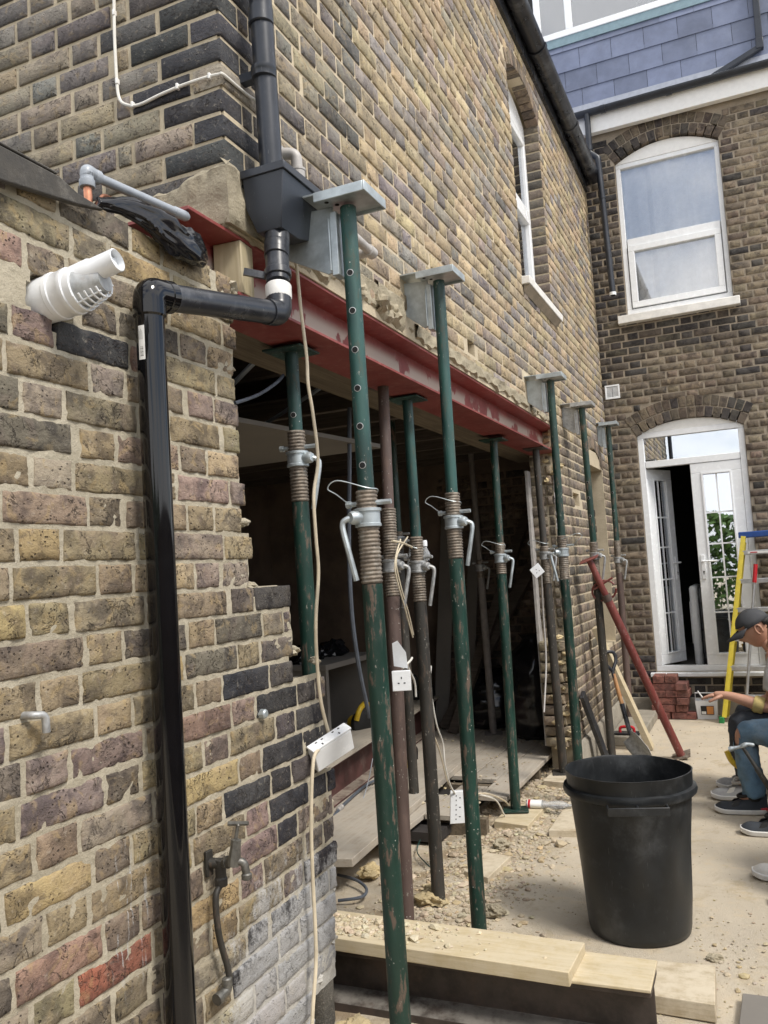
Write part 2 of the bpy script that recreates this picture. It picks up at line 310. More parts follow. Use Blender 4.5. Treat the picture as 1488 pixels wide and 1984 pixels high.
class MB:
    def __init__(s): s.v = []; s.f = []
    def add(s, vs, fs):
        b = len(s.v); s.v += [V(q) for q in vs]; s.f += [tuple(i+b for i in q) for q in fs]; return s
    def box(s, x0, x1, y0, y1, z0, z1):
        return s.add([(x0, y0, z0), (x1, y0, z0), (x1, y1, z0), (x0, y1, z0), (x0, y0, z1), (x1, y0, z1), (x1, y1, z1), (x0, y1, z1)],
                     [(3, 2, 1, 0), (4, 5, 6, 7), (0, 1, 5, 4), (1, 2, 6, 5), (2, 3, 7, 6), (3, 0, 4, 7)])
    def obox(s, c, ax, h):
        c = V(c); a = [V(q).normalized()*k for q, k in zip(ax, h)]
        return s.add([c+a[0]*i+a[1]*j+a[2]*k for i, j, k in ((-1, -1, -1), (1, -1, -1), (1, 1, -1), (-1, 1, -1), (-1, -1, 1), (1, -1, 1), (1, 1, 1), (-1, 1, 1))],
                     [(3, 2, 1, 0), (4, 5, 6, 7), (0, 1, 5, 4), (1, 2, 6, 5), (2, 3, 7, 6), (3, 0, 4, 7)])
    def bar(s, p, q, w, h, side=(0, 1, 0)):
        p, q = V(p), V(q); d = (q-p); L = d.length; d.normalize(); sd = V(side); sd = (sd - d*sd.dot(d)).normalized(); u = d.cross(sd)
        return s.obox((p+q)/2, (d, sd, u), (L/2, w/2, h/2))
    def tube(s, path, r, seg=10, cap=True):
        P = [V(q) for q in path]; n = len(P); rs = r if isinstance(r, (list, tuple)) else [r]*n
        T = [(P[min(i+1, n-1)]-P[max(i-1, 0)]).normalized() for i in range(n)]
        a = V((0, 0, 1)) if abs(T[0].z) < .9 else V((1, 0, 0)); a = (a-T[0]*a.dot(T[0])).normalized()
        vs, fs = [], []
        for i in range(n):
            a = (a-T[i]*a.dot(T[i])).normalized(); b = T[i].cross(a)
            vs += [P[i]+(a*math.cos(2*PI*k/seg)+b*math.sin(2*PI*k/seg))*rs[i] for k in range(seg)]
        for i in range(n-1):
            for k in range(seg):
                k2 = (k+1) % seg; fs.append((i*seg+k, i*seg+k2, (i+1)*seg+k2, (i+1)*seg+k))
        if cap: fs += [tuple(range(seg-1, -1, -1)), tuple((n-1)*seg+k for k in range(seg))]
        return s.add(vs, fs)
    def lathe(s, base, axis, prof, seg=16, sx=1., sy=1., cap=True):
        d = V(axis).normalized(); a = V((0, 0, 1)) if abs(d.z) < .9 else V((1, 0, 0)); a = (a-d*a.dot(d)).normalized(); b = d.cross(a); base = V(base)
        vs, fs = [], []; n = len(prof)
        for r, h in prof: vs += [base+d*h+(a*math.cos(2*PI*k/seg)*sx+b*math.sin(2*PI*k/seg)*sy)*r for k in range(seg)]
        for i in range(n-1):
            for k in range(seg):
                k2 = (k+1) % seg; fs.append((i*seg+k, i*seg+k2, (i+1)*seg+k2, (i+1)*seg+k))
        if cap: fs += [tuple(range(seg-1, -1, -1)), tuple((n-1)*seg+k for k in range(seg))]
        return s.add(vs, fs)
    def prism(s, poly, vec):
        n = len(poly); P = [V(q) for q in poly]; w = V(vec)
        nor = sum(((P[i]-P[0]).cross(P[(i+1) % n]-P[0]) for i in range(n)), V((0, 0, 0)))
        if nor.dot(w) > 0: P.reverse()
        return s.add(P+[q+w for q in P], [tuple(range(n)), tuple(range(2*n-1, n-1, -1))]+[(i, i+n, (i+1) % n+n, (i+1) % n) for i in range(n)])
    def rock(s, c, r, rng, sz=(1, 1, .7), big=False):
        t = (1+5**.5)/2; ico = [(-1, t, 0), (1, t, 0), (-1, -t, 0), (1, -t, 0), (0, -1, t), (0, 1, t), (0, -1, -t), (0, 1, -t), (t, 0, -1), (t, 0, 1), (-t, 0, -1), (-t, 0, 1)]
        fs = [(0, 11, 5), (0, 5, 1), (0, 1, 7), (0, 7, 10), (0, 10, 11), (1, 5, 9), (5, 11, 4), (11, 10, 2), (10, 7, 6), (7, 1, 8), (3, 9, 4), (3, 4, 2), (3, 2, 6), (3, 6, 8), (3, 8, 9), (4, 9, 5), (2, 4, 11), (6, 2, 10), (8, 6, 7), (9, 8, 1)]
        vs = [V(q).normalized() for q in ico]
        if big:
            for _ in range(3 if big == 2 else 2):
                nf = []; cache = {}
                def mid(a, b):
                    k = (min(a, b), max(a, b))
                    if k not in cache: cache[k] = len(vs); vs.append(((vs[a]+vs[b])/2).normalized())
                    return cache[k]
                for a, b, d in fs:
                    ab, bd, da = mid(a, b), mid(b, d), mid(d, a); nf += [(a, ab, da), (b, bd, ab), (d, da, bd), (ab, bd, da)]
                fs = nf
        a = rng.random()*6.28; ca, sa = math.cos(a), math.sin(a); o = V((rng.random()*50, rng.random()*50, 0)); out = []
        for q in vs:
            k = r*(.75+.5*rng.random()) if not big else r*(1+.55*mnoise.noise(q*1.3+o)+.3*mnoise.noise(q*3.5+o)+(.22*abs(mnoise.noise(q*7+o)) if big == 2 else 0))
            w = V((q.x*sz[0], q.y*sz[1], q.z*sz[2]))*k; out.append(V(c)+V((w.x*ca-w.y*sa, w.x*sa+w.y*ca, w.z)))
        return s.add(out, fs)
    def build(s, name, m, parent=None, smooth=True, bevel=0., angle=38, label=None, loc=None):
        me = bpy.data.meshes.new(name)
        if parent is not None: org = ORG[parent.name]
        else:
            if loc is None:
                lo = V((min(q.x for q in s.v), min(q.y for q in s.v), min(q.z for q in s.v))); hi = V((max(q.x for q in s.v), max(q.y for q in s.v), max(q.z for q in s.v)))
                loc = V(((lo.x+hi.x)/2, (lo.y+hi.y)/2, lo.z))
            org = V(loc)
        me.from_pydata([q-org for q in s.v], [], s.f); me.update()
        if smooth:
            me.polygons.foreach_set('use_smooth', [True]*len(me.polygons)); me.set_sharp_from_angle(angle=math.radians(angle))
        if m is not None: me.materials.append(m)
        o = bpy.data.objects.new(name, me); col.objects.link(o)
        if parent is not None: o.parent = parent
        else: o.location = org
        ORG[o.name] = org
        if label: o['label'] = label
        if bevel:
            b = o.modifiers.new('bevel', 'BEVEL'); b.width = bevel; b.segments = 2; b.limit_method = 'ANGLE'; b.angle_limit = math.radians(50)
        return o
def copy_mesh(o, parent, name=None):
    c = o.copy(); col.objects.link(c); c.parent = parent; ORG[c.name] = ORG[parent.name]; return c
def lerp(a, b, t): return V(a)+(V(b)-V(a))*t
def smooth_path(pts, n=6):
    P = [V(q) for q in pts]; out = []
    for i in range(len(P)-1):
        p0, p1, p2, p3 = P[max(i-1, 0)], P[i], P[i+1], P[min(i+2, len(P)-1)]
        for k in range(n):
            t = k/n; out.append(.5*((2*p1)+(p2-p0)*t+(2*p0-5*p1+4*p2-p3)*t*t+(3*p1-p0-3*p2+p3)*t**3))
    return out+[P[-1]]

# ------------------------------------------------------------------ bricks
def brick_mesh(L, H, D, seed, nu, nz, rough=.0016, edge=.006, jit=.003):
    rg = random.Random(seed); o = V((seed*1.37 % 91, seed*2.71 % 83, seed*.77 % 57)); vs, fs = [], []
    for j in range(nz+1):
        for i in range(nu+1):
            x, z = L*(i/nu-.5), H*(j/nz)
            bi, bj = i in (0, nu), j in (0, nz)
            q = V((x*30, 0, z*30))+o
            y = mnoise.noise(q)*rough*1.3+mnoise.noise(q*2.7)*rough
            if bi or bj:
                y += edge
                k = mnoise.noise(V((x*22, 5, z*22))+o)
                if bi: x += -math.copysign(1, x)*jit*(.6+1.1*max(0, k+.25*rg.random()))
                if bj: z += (1 if j == 0 else -1)*jit*(.5+1.2*max(0, k+.2*rg.random()))
            elif i in (1, nu-1) or j in (1, nz-1):
                x -= math.copysign(1, x)*0 if i not in (1, nu-1) else math.copysign(L/nu*.55-edge*.7, x)*-1*.0
                y += edge*.18*rg.random()
            vs.append((x, y, z))
    W = nu+1
    # pull the second ring close to the edge so that corners stay round and small
    for j in range(nz+1):
        for i in range(nu+1):
            x, y, z = vs[j*W+i]
            if i == 1 and nu > 2: x = -L/2+jit+edge*.9
            if i == nu-1 and nu > 2: x = L/2-jit-edge*.9
            if j == 1 and nz > 2: z = jit+edge*.8
            if j == nz-1 and nz > 2: z = H-jit-edge*.8
            vs[j*W+i] = (x, y, z)
    for j in range(nz):
        for i in range(nu): a = j*W+i; fs.append((a, a+1, a+W+1, a+W))
    ring = [i for i in range(W)]+[j*W+nu for j in range(1, nz+1)]+[nz*W+i for i in range(nu-1, -1, -1)]+[j*W for j in range(nz-1, 0, -1)]
    b = len(vs)
    for q in ring: vs.append((vs[q][0], D, vs[q][2]))
    n = len(ring)
    for k in range(n): fs.append((ring[(k+1) % n], ring[k], b+k, b+(k+1) % n))
    fs.append(tuple(b+k for k in range(n)))
    me = bpy.data.meshes.new('brick'); me.from_pydata(vs, [], fs); me.update()
    me.polygons.foreach_set('use_smooth', [True]*len(me.polygons)); me.set_sharp_from_angle(angle=math.radians(65))
    return me
ST, HD = [brick_mesh(.215, .065, .05, 100+i, 7, 4, .0016, .0042, .0024) for i in range(10)], [brick_mesh(.1025, .065, .05, 200+i, 5, 4, .0016, .0042, .0024) for i in range(10)]
def course(u0, u1, ref, odd, rg):
    """Flemish bond: the lengths of one course between u0 and u1"""
    per = .3375; u = ref+(per/2 if odd else 0); u -= math.ceil((u-u0)/per+1)*per; out = []; k = 0
    while u < u1:
        L = (.215 if k % 2 == 0 else .1025)
        if rg.random() < .08: L *= .93
        a, b = max(u, u0), min(u+L, u1)
        if b-a > .028: out.append([a, b])
        u += (.225 if k % 2 == 0 else .1125); k += 1
    if out and out[-1][1] < u1-.012: out[-1][1] = u1-.001
    return out

class Wall:
    """brick skin of one wall: M maps (u, z, outward d) into the world, rot turns a brick to face outward"""
    def __init__(s, M_, rot, gauge, z0): s.M = M_; s.rot = rot; s.g = gauge; s.z0 = z0; s.items = []
    def put(s, u0, u1, z, h, color, seed, d=0., tilt=0., deep=False): s.items.append((u0, u1, z, h, color, seed, d, tilt, deep))
def finish_walls(walls, parent, mats, limit=300, unique=False, names=('brick', 'brickwork')):
    allb = []
    for w in walls:
        for it in w.items:
            c = w.M((it[0]+it[1])/2, it[2]+it[3]/2, it[6]); x, y = PX(c); dist = (c-CAM).length
            inf = (-90 < x < 1578 and -60 < y < 2044 and (c-CAM).dot(CF) > 0)
            allb.append((0 if inf else 1, -(it[1]-it[0])*it[3]/dist**2*(1 if inf else .01), w, it))
    allb.sort(key=lambda q: (q[0], q[1]))
    acc_v, acc_f, acc_c = [], [], []; org = ORG[parent.name]; base = 0
    for k, (_, _, w, it) in enumerate(allb):
        u0, u1, z, h, colr, seed, d, tilt, deep = it; L = u1-u0
        if unique and k < limit: me = brick_mesh(L, h, .11 if deep else .06, seed, max(5, int(L/.012)), 7, .0028, .0040, .0034); sx = 1.; sz = 1.
        elif deep: me = brick_mesh(L, h, .1025, seed, 5, 4); sx = sz = 1.
        else:
            src = ST if L > .15 else HD; me = src[seed % 10]; sx = L/(.215 if L > .15 else .1025); sz = h/.065
        pos = w.M((u0+u1)/2, z, d)-org; rot = Matrix.Rotation(w.rot, 4, 'Z') @ Matrix.Rotation(tilt, 4, 'Y')
        mw = Matrix.Translation(pos) @ rot @ Matrix.Diagonal((sx, 1, sz, 1))
        if k < limit:
            o = bpy.data.objects.new(names[0], me); col.objects.link(o); o.parent = parent; o.matrix_local = mw; o.color = (*colr, 1)
            if not me.materials: me.materials.append(mats[0])
            elif me.materials[0] != mats[0]: o.material_slots[0].link = 'OBJECT'; o.material_slots[0].material = mats[0]
        else:
            n = len(me.vertices); cv = np.empty(n*3, 'f'); me.vertices.foreach_get('co', cv); cv = cv.reshape(-1, 3)
            mm = np.array(mw); acc_v.append(cv @ mm[:3, :3].T+mm[:3, 3]); acc_f += [tuple(i+base for i in p.vertices) for p in me.polygons]; base += n
            acc_c.append(np.tile(np.array([*colr, (seed*.6180339) % 1.], 'f'), (n, 1)))
    if acc_v:
        me = bpy.data.meshes.new(names[1]); me.from_pydata(np.concatenate(acc_v).tolist(), [], acc_f); me.update()
        at = me.color_attributes.new('Col', 'FLOAT_COLOR', 'POINT'); at.data.foreach_set('color', np.concatenate(acc_c).ravel())
        me.polygons.foreach_set('use_smooth', [True]*len(me.polygons)); me.set_sharp_from_angle(angle=math.radians(65)); me.materials.append(mats[1])
        o = bpy.data.objects.new(names[1], me); col.objects.link(o); o.parent = parent; o['kind'] = 'stuff'

def core(mb, Mf, us, zs, holes, d0, d1):
    """masonry body behind the brick skin: cells of a (u, z) grid, open where a hole is"""
    ulo, uhi, zlo, zhi = min(us), max(us), min(zs), max(zs)
    us = sorted(q for q in set(us+[q for h in holes for q in h[:2]]) if ulo <= q <= uhi); zs = sorted(q for q in set(zs+[q for h in holes for q in h[2:]]) if zlo <= q <= zhi)
    def solid(i, j):
        if not (0 <= i < len(us)-1 and 0 <= j < len(zs)-1): return False
        cu, cz = (us[i]+us[i+1])/2, (zs[j]+zs[j+1])/2
        return not any(h[0] < cu < h[1] and h[2] < cz < h[3] for h in holes)
    for i in range(len(us)-1):
        for j in range(len(zs)-1):
            if not solid(i, j): continue
            a, b, e, f = us[i], us[i+1], zs[j], zs[j+1]; q = lambda u, z, d: Mf(u, z, d)
            mb.add([q(a, e, d0), q(b, e, d0), q(b, f, d0), q(a, f, d0)], [(0, 1, 2, 3)]); mb.add([q(a, e, d1), q(b, e, d1), q(b, f, d1), q(a, f, d1)], [(3, 2, 1, 0)])
            for (di, dj, s1, s2) in ((-1, 0, (a, e), (a, f)), (1, 0, (b, f), (b, e)), (0, -1, (b, e), (a, e)), (0, 1, (a, f), (b, f))):
                if not solid(i+di, j+dj): mb.add([q(*s1, d0), q(*s2, d0), q(*s2, d1), q(*s1, d1)], [(3, 2, 1, 0)])
def jitc(c, rg, k=.16):
    f = 1+rg.uniform(-k, k); return tuple(max(.004, x*f*(1+rg.uniform(-.05, .05))) for x in c)
def pick(rg, tbl):
    r = rg.random()*sum(q[0] for q in tbl)
    for w, c in tbl:
        r -= w
        if r <= 0: return jitc(c, rg)
    return jitc(tbl[-1][1], rg)
FL = lambda u, z, d: V((d, u, z))                 # side wall, faces +X
YE, RY = 1.943, 8.56
EN = lambda u, z, d: V((u, YE-d, z))              # end wall of the wing, faces -Y
RE = lambda u, z, d: V((u, RY-d, z))              # back wall of the main house, faces -Y

# ================================================================== SETTING
g = MB(); nx = 60
def gz(x, y): 
    k = max(0, 1-abs(x+.05)/.45)*max(0, min(1, (y-2.6)*3))*max(0, min(1, (6.6-y)*2))
    return .02*k*(1+mnoise.noise(V((x*5, y*5, 1))))+.006*mnoise.noise(V((x*2.2, y*2.2, 3)))
xs = [-60, -20, -6, -3.5]+[-3+.06*i for i in range(112)]+[6, 12, 30, 60]; ys = [-60, -20, -5, 0, 1.5]+[2+.07*i for i in range(102)]+[11, 20, 60]
vs_ = [(x, y, gz(x, y) if -3 < x < 4 and 1.8 < y < 9.2 else 0) for y in ys for x in xs]; W = len(xs)
g.add(vs_, [(j*W+i, j*W+i+1, (j+1)*W+i+1, (j+1)*W+i) for j in range(len(ys)-1) for i in range(W-1)])
o = g.build('ground', M['yard'], loc=(0, 0, 0)); o['kind'] = 'structure'

# ================================================================== NEAR LOW WALL (kitchen lean-to)
wall = thing('brick_wall', 'low near wall of mottled stock brick with a ragged stepped end', 'wall', (0, 1.2, 0))
def yend(z):      # the broken end of the wall
    for zz, y in ((.30, 2.19), (.50, 2.34), (.73, 2.365), (.92, 2.38), (1.225, 2.35), (1.285, 2.17), (1.475, 2.185), (1.50, 1.96), (1.565, 1.97), (1.64, 1.99), (1.71, 1.945)):
        if z < zz: return y
    return 1.945
rg = random.Random(21); w = Wall(FL, PI/2, .0725, 0); g0 = 1.708-23*.0725; rows = int((2.36-g0)/.0725)
for r_ in range(-1, rows+1):
    z = g0+r_*.0725+.004
    zt = 2.30
    ye = yend(z+.03)+rg.uniform(-.012, .012)
    for (a, b) in course(.25, ye, 1.12+.02*(r_ % 3), r_ % 2, rg):
        mid = (a+b)/2; zc = z+.03
        P = [(4.5, (.32, .25, .14)), (3, (.28, .215, .14)), (1.5, (.275, .21, .17)), (2.6, (.40, .29, .125)), (.5, (.32, .19, .14)), (2, (.18, .15, .11)), (1.4, (.38, .32, .22)), (.6, (.06, .06, .062))]
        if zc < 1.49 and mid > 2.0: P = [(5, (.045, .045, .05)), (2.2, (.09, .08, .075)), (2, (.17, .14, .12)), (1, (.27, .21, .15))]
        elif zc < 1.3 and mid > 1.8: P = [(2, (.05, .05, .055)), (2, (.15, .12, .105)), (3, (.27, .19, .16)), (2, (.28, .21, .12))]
        elif zc > 1.5 and mid > 1.6: P = [(3, (.33, .26, .145)), (3, (.30, .225, .175)), (2, (.39, .30, .17)), (1, (.27, .205, .14))]
        cc = pick(rg, P)
        if abs(mid-1.39) < .1 and abs(zc-.745) < .034: cc = (.36, .105, .05)
        x_, y_ = PX((0, mid, zc))
        if b > ye-.03: dd = rg.uniform(-.004, .004)
        else: dd = rg.uniform(-.0015, .002)
        # bore of the boiler flue
        if (mid-1.277)**2+(zc-2.10)**2 < .05**2: continue
        w.put(a-.0015, b+.0015, z-.001+rg.uniform(-.001, .001), .0662+rg.uniform(-.002, .002), cc, 1000+rg.randrange(100000), dd, rg.uniform(-.006, .006), b > ye-.05)
finish_walls([w], wall, (M['brick_near'], M['brick_near_s']), 300, True)
# mortar body: finely stepped so that the joint face is uneven
m = MB(); yy = [.2+.0125*i for i in range(176)]; zz = [-.05+.0125*i for i in range(195)]
idx = {}; vsm = []; fsm = []
def mort(y, z):
    q = V((0, y*26, z*26)); return .0036*max(0, mnoise.noise(q*.28)-.12)-.0045+.0034*mnoise.noise(q)+.0024*mnoise.noise(q*2.3)
for j, z in enumerate(zz):
    for i, y in enumerate(yy):
        e = yend(z)-.012+.012*mnoise.noise(V((3, y*9, z*23)))
        if y <= e+.0125 and z < 2.358:
            idx[i, j] = len(vsm); hole = (y-1.277)**2+(z-2.10)**2 < .057**2
            vsm.append((mort(y, z)-(.10 if hole else 0), min(y, e), z))
for (i, j) in list(idx):
    if all(k in idx for k in ((i+1, j), (i+1, j+1), (i, j+1))): fsm.append((idx[i, j], idx[i+1, j], idx[i+1, j+1], idx[i, j+1]))
m.add(vsm, fsm); m.build('mortar', M['mortar_near'], wall)
m = MB(); rb = random.Random(5)
for r_ in range(0, 33):                        # torn inner brickwork of the broken end
    z = g0+r_*.0725; ye = yend(z+.03)
    if z > 2.2: continue
    for k in range(2):
        e = ye-rb.uniform(.0, .03)-.008; m.box(-.225+.107*k, -.118+.107*k-(.012 if k else 0), .2, e, z+.002, z+.0715)
m.build('torn_end', M['mortar_near'], wall, bevel=.006)
m = MB()
for (y, z, r_) in ((1.99, 1.67, .02), (1.975, 1.60, .022), (2.01, 1.49, .02), (2.19, 1.47, .018), (2.21, 1.29, .025), (2.36, 1.245, .02), (2.385, .95, .02), (2.38, .80, .022), (2.37, .66, .02), (2.36, .56, .024), (2.33, .41, .028), (2.22, .34, .03), (1.96, 2.1, .015), (1.95, 1.9, .014), (1.97, 2.33, .03)):
    m.rock((-.03, y-.008, z), r_, rb, (1.3, .9, .6), True)
m.build('mortar_lump', M['mortar_near'], wall)
# sloping felt edge of the lean-to roof
rf = thing('lean_to_roof', 'dark felt edge of the low flat roof above the near brick wall', 'roof', (-.5, .8, 2.31))
m = MB(); m.prism([(.014, -.4, 2.345), (.014, 1.28, 2.358), (.014, 1.33, 2.343), (.014, 1.41, 2.337), (.014, 1.33, 2.318), (.014, 1.13, 2.288), (.014, .6, 2.272), (.014, -.4, 2.265)], (.016, 0, 0)); m.prism([(-.03, -.4, 2.36), (.03, -.4, 2.347), (.03, 1.275, 2.3595), (-.03, 1.28, 2.372)], (0, 0, .006)); m.build('felt_edge', M['felt'], rf, bevel=.004)
m = MB(); m.box(-3.3, -.30, -.4, YE-.01, 2.385, 2.41); m.build('roof_deck', M['felt'], rf)

# ================================================================== TWO STOREY WING
wing = thing('brick_house', 'two storey brick wing propped over the missing ground floor wall', 'house', (0, 4, 0))
OPY0, OPY1 = YE, 6.17                      # the opening
WIN = (5.46, 6.38, 3.45, 4.93)
ARCHN = (7.25, 8.16, .75, 2.36)            # bricked niche near the inner corner
def arc_z(u, h, rise):                      # underside of a segmental arch over hole h
    a, b = h[0], h[1]; c = (a+b)/2; hw = (b-a)/2; k = min(1, abs(u-c)/hw); return h[3]+rise*(1-k*k)
rg = random.Random(33); G = .0755
we = Wall(EN, 0, G, 0); wf = Wall(FL, PI/2, G, 0)
zb = 3.142-8*G                              # a bed joint at the corner
def up_col(rg, mid, z, corner):
    if corner < .24 and rg.random() < .75: P = [(3, (.06, .06, .065)), (1.5, (.11, .10, .095))]
    elif corner < .9: P = [(3, (.28, .24, .17)), (3, (.22, .20, .175)), (1.6, (.34, .28, .17)), (.8, (.13, .12, .115))]
    else: P = [(4.5, (.43, .33, .19)), (3, (.34, .285, .225)), (2.6, (.50, .385, .21)), (1.7, (.30, .27, .25)), (.3, (.2, .18, .17))]
    return pick(rg, P)
holes_f = [WIN, ARCHN, (4.115, 4.235, zb+G*.0+.0, zb+G*.0+.0)]
for r_ in range(0, 40):
    z = zb+(r_-1)*G+.005; zc = z+.033
    if zc > 5.25: break
    # end wall
    if z > 2.49:
        ce = -.002 if r_ % 2 else -.110
        for (a, b) in course(-1.9, ce-.222, (ce-.222-.215+.16875 if r_ % 2 else ce-.222-.2755), r_ % 2, rg)+[(ce-.212, ce)]:
            we.put(a+.001, b-.001 if b < -.01 else b, z-.001, .0672, up_col(rg, (a+b)/2, zc, -(a+b)/2), rg.randrange(10**5), rg.uniform(-.002, .003), rg.uniform(-.006, .006), b > -.01)
    # side wall
    spans = [((YE+.108) if r_ % 2 else (YE+.0), RY-.002)]
    for h, rise in ((WIN, .13), (ARCHN, .16)):
        if zc > h[2]:
            if zc < h[3]: cut = (h[0], h[1])
            else:
                # the ring of the arch takes the place of the courses
                top = [u for u in np.linspace(h[0]-.14, h[1]+.14, 60) if zc < arc_z(u, h, rise)+.115]
                cut = (top[0], top[-1]) if top else None
            if cut:
                ns = []
                for a, b in spans:
                    if cut[1] <= a or cut[0] >= b: ns.append((a, b))
                    else:
                        if cut[0]-a > .03: ns.append((a, cut[0]))
                        if b-cut[1] > .03: ns.append((cut[1], b))
                spans = ns
    for (sa, sb) in spans:
        for (a, b) in ([(sa, sa+.212)]+course(sa+.222, sb, YE+.11, r_ % 2, rg) if sa == YE else course(sa, sb, YE+.11, r_ % 2, rg)):
            mid = (a+b)/2
            if zc < 2.545 and mid < 6.12: continue
            if zc < 2.62 and (mid < 2.9): continue
            if any(abs(mid-y_) < .09 and zc < 2.74 for y_ in (2.21, 3.29, 5.37)): continue
            if 4.09 < mid < 4.27 and 2.62 < zc < 2.72: continue
            wf.put(a+.001 if a > YE else a, b-.001, z-.001, .0672, up_col(rg, mid, zc, mid-YE), rg.randrange(10**5), rg.uniform(-.002, .003), rg.uniform(-.005, .005), a == YE)
    # arches
# pier below the beam at the far side of the opening
for r_ in range(1, 34):
    z = zb-r_*G+.005
    if z < .17: break
    e0 = OPY1+(.05 if r_ % 2 else -.0)+rg.uniform(-.02, .02)
    if z < .95: e0 = 6.03+(.06 if r_ % 2 else 0)
    for (sa, sb) in ([(e0, RY-.002)] if not ARCHN[2] < z+.03 < ARCHN[3]+.15 else [(e0, ARCHN[0] if z+.03 < ARCHN[3] else ARCHN[0]+.13), (ARCHN[1] if z+.03 < ARCHN[3] else ARCHN[1]-.13, RY-.002)]):
        for (a, b) in course(sa, sb, YE+.11, r_ % 2, rg):
            c_ = pick(rg, [(3, (.26, .2, .14)), (3, (.2, .16, .12)), (1, (.14, .12, .1)), (1, (.3, .23, .15))])
            if a < e0+.01 and z < 1.1: c_ = pick(rg, [(1, (.42, .34, .21)), (1, (.36, .28, .17))])
            if 6.62 < (a+b)/2 < 6.95 and abs(z-1.98) < .05: continue
            wf.put(a+.003, b-.003, z, .0655, c_, rg.randrange(10**5), rg.uniform(-.003, .003), rg.uniform(-.006, .006), a < e0+.01)
wj = Wall(lambda u, z, d: V((u, OPY1+.0-d, z)), 0, G, 0)
for r_ in range(1, 34):
    z = zb-r_*G+.005
    if z < .17: break
    y0 = 6.03 if z < .95 else OPY1
    for (a, b) in ((-.225, -.115), (-.105, -.062)):
        c_ = pick(rg, [(2, (.34, .275, .175)), (1, (.26, .21, .14))]) if z < 1. or z > 2.1 else pick(rg, [(1, (.24, .19, .13)), (1, (.17, .14, .1))])
        wj.put(a, b, z, .066, c_, rg.randrange(10**5), OPY1-y0+rg.uniform(-.012, .02), rg.uniform(-.02, .02), True)
def arch_ring(wl_, Mf, rotbase, h, rise, n, depth, width, parent, mat, rg, pal, layer=0):
    a, b = h[0], h[1]; c = (a+b)/2; hw = (b-a)/2; Rr = (hw*hw+rise*rise)/(2*rise); cz = h[3]+rise-Rr; th = math.asin(hw/Rr)
    for k in range(n):
        t0 = -th+2*th*k/n; t1 = -th+2*th*(k+1)/n; r0 = Rr+layer*(width+.011)+.002; r1 = r0+width; gp = .005/r0
        pts = [(c+r_*math.sin(t), cz+r_*math.cos(t)) for r_, t in ((r0, t0+gp), (r0, t1-gp), (r1, t1-gp*r0/r1), (r1, t0+gp*r0/r1))]
        mb = MB(); d = rg.uniform(.0, .004); mb.prism([Mf(u, z, d) for u, z in pts], Mf(0, 0, -depth)-Mf(0, 0, 0))
        o = mb.build('brick', mat, parent, bevel=.004); o.color = (*pick(rg, pal), 1)
arch_ring(None, FL, 0, WIN, .13, 13, .1, .105, wing, M['brick_up'], rg, [(1, (.16, .13, .1)), (1, (.24, .18, .12))])
arch_ring(None, FL, 0, ARCHN, .16, 12, .1, .105, wing, M['brick_up'], rg, [(1, (.16, .13, .1)), (1, (.24, .18, .12))])
# reveal of the upper window: bricks seen on the far side
wr = Wall(lambda u, z, d: V((u, WIN[1]-d, z)), 0, G, 0)
for r_ in range(0, 40):
    z = zb+(r_-1)*G+.005
    if WIN[2] < z+.03 < WIN[3]+.02: wr.put(-.118, -.003, z, .0655, pick(rg, [(2, (.14, .115, .09)), (1, (.2, .165, .12)), (1, (.09, .08, .07))]), rg.randrange(10**5), .008, 0)
finish_walls([we, wf, wj, wr], wing, (M['brick_up'], M['brick_up_s']), 300)
m = MB()
core(m, lambda u, z, d: V((d-.006, u, z)), [YE+.012, RY], [2.502, 5.27], [(WIN[0], WIN[1], WIN[2], WIN[3]+.13), (ARCHN[0], ARCHN[1], 2.4, ARCHN[3]+.16), (4.13, 4.25, 2.625, 2.705)], 0, -.215)
core(m, lambda u, z, d: V((d-.006, u, z)), [OPY1+.012, RY], [0., 2.50], [ARCHN, (6.63, 6.88, 1.955, 2.055)], 0, -.215)
core(m, lambda u, z, d: V((u, YE-d+.006, z)), [-3.3, -.014], [2.505, 5.262], [], 0, -.2)
m.build('mortar', M['mortar_up'], wing, smooth=False)
niche = thing('infill_wall', 'dark recessed brick infill inside the arched niche by the inner corner', 'wall', (-.13, 7.7, .7))
wn_ = Wall(lambda u, z, d: V((d-.1, u, z)), PI/2, G, 0)
for r_ in range(0, 24):
    z = .72+r_*G
    if z > 1.95: break
    for (a, b) in course(ARCHN[0]+.06, ARCHN[1], ARCHN[0], r_ % 2, rg): wn_.put(a+.004, b-.004, z, .0655, pick(rg, [(1, (.12, .1, .08)), (1, (.18, .15, .11)), (.5, (.07, .065, .06))]), rg.randrange(10**5), rg.uniform(-.003, .003), 0)
finish_walls([wn_], niche, (M['brick_rear'], M['brick_rear_s']), 120)
m = MB(); m.box(-.2, -.106, ARCHN[0]+.05, ARCHN[1], .70, 1.97); m.build('mortar', M['mortar_rear'], niche)
m = MB(); m.box(-.42, -.40, ARCHN[0]-.2, ARCHN[1]+.2, 1.7, 2.6); m.build('niche_back', M['plaster_dark'], niche)
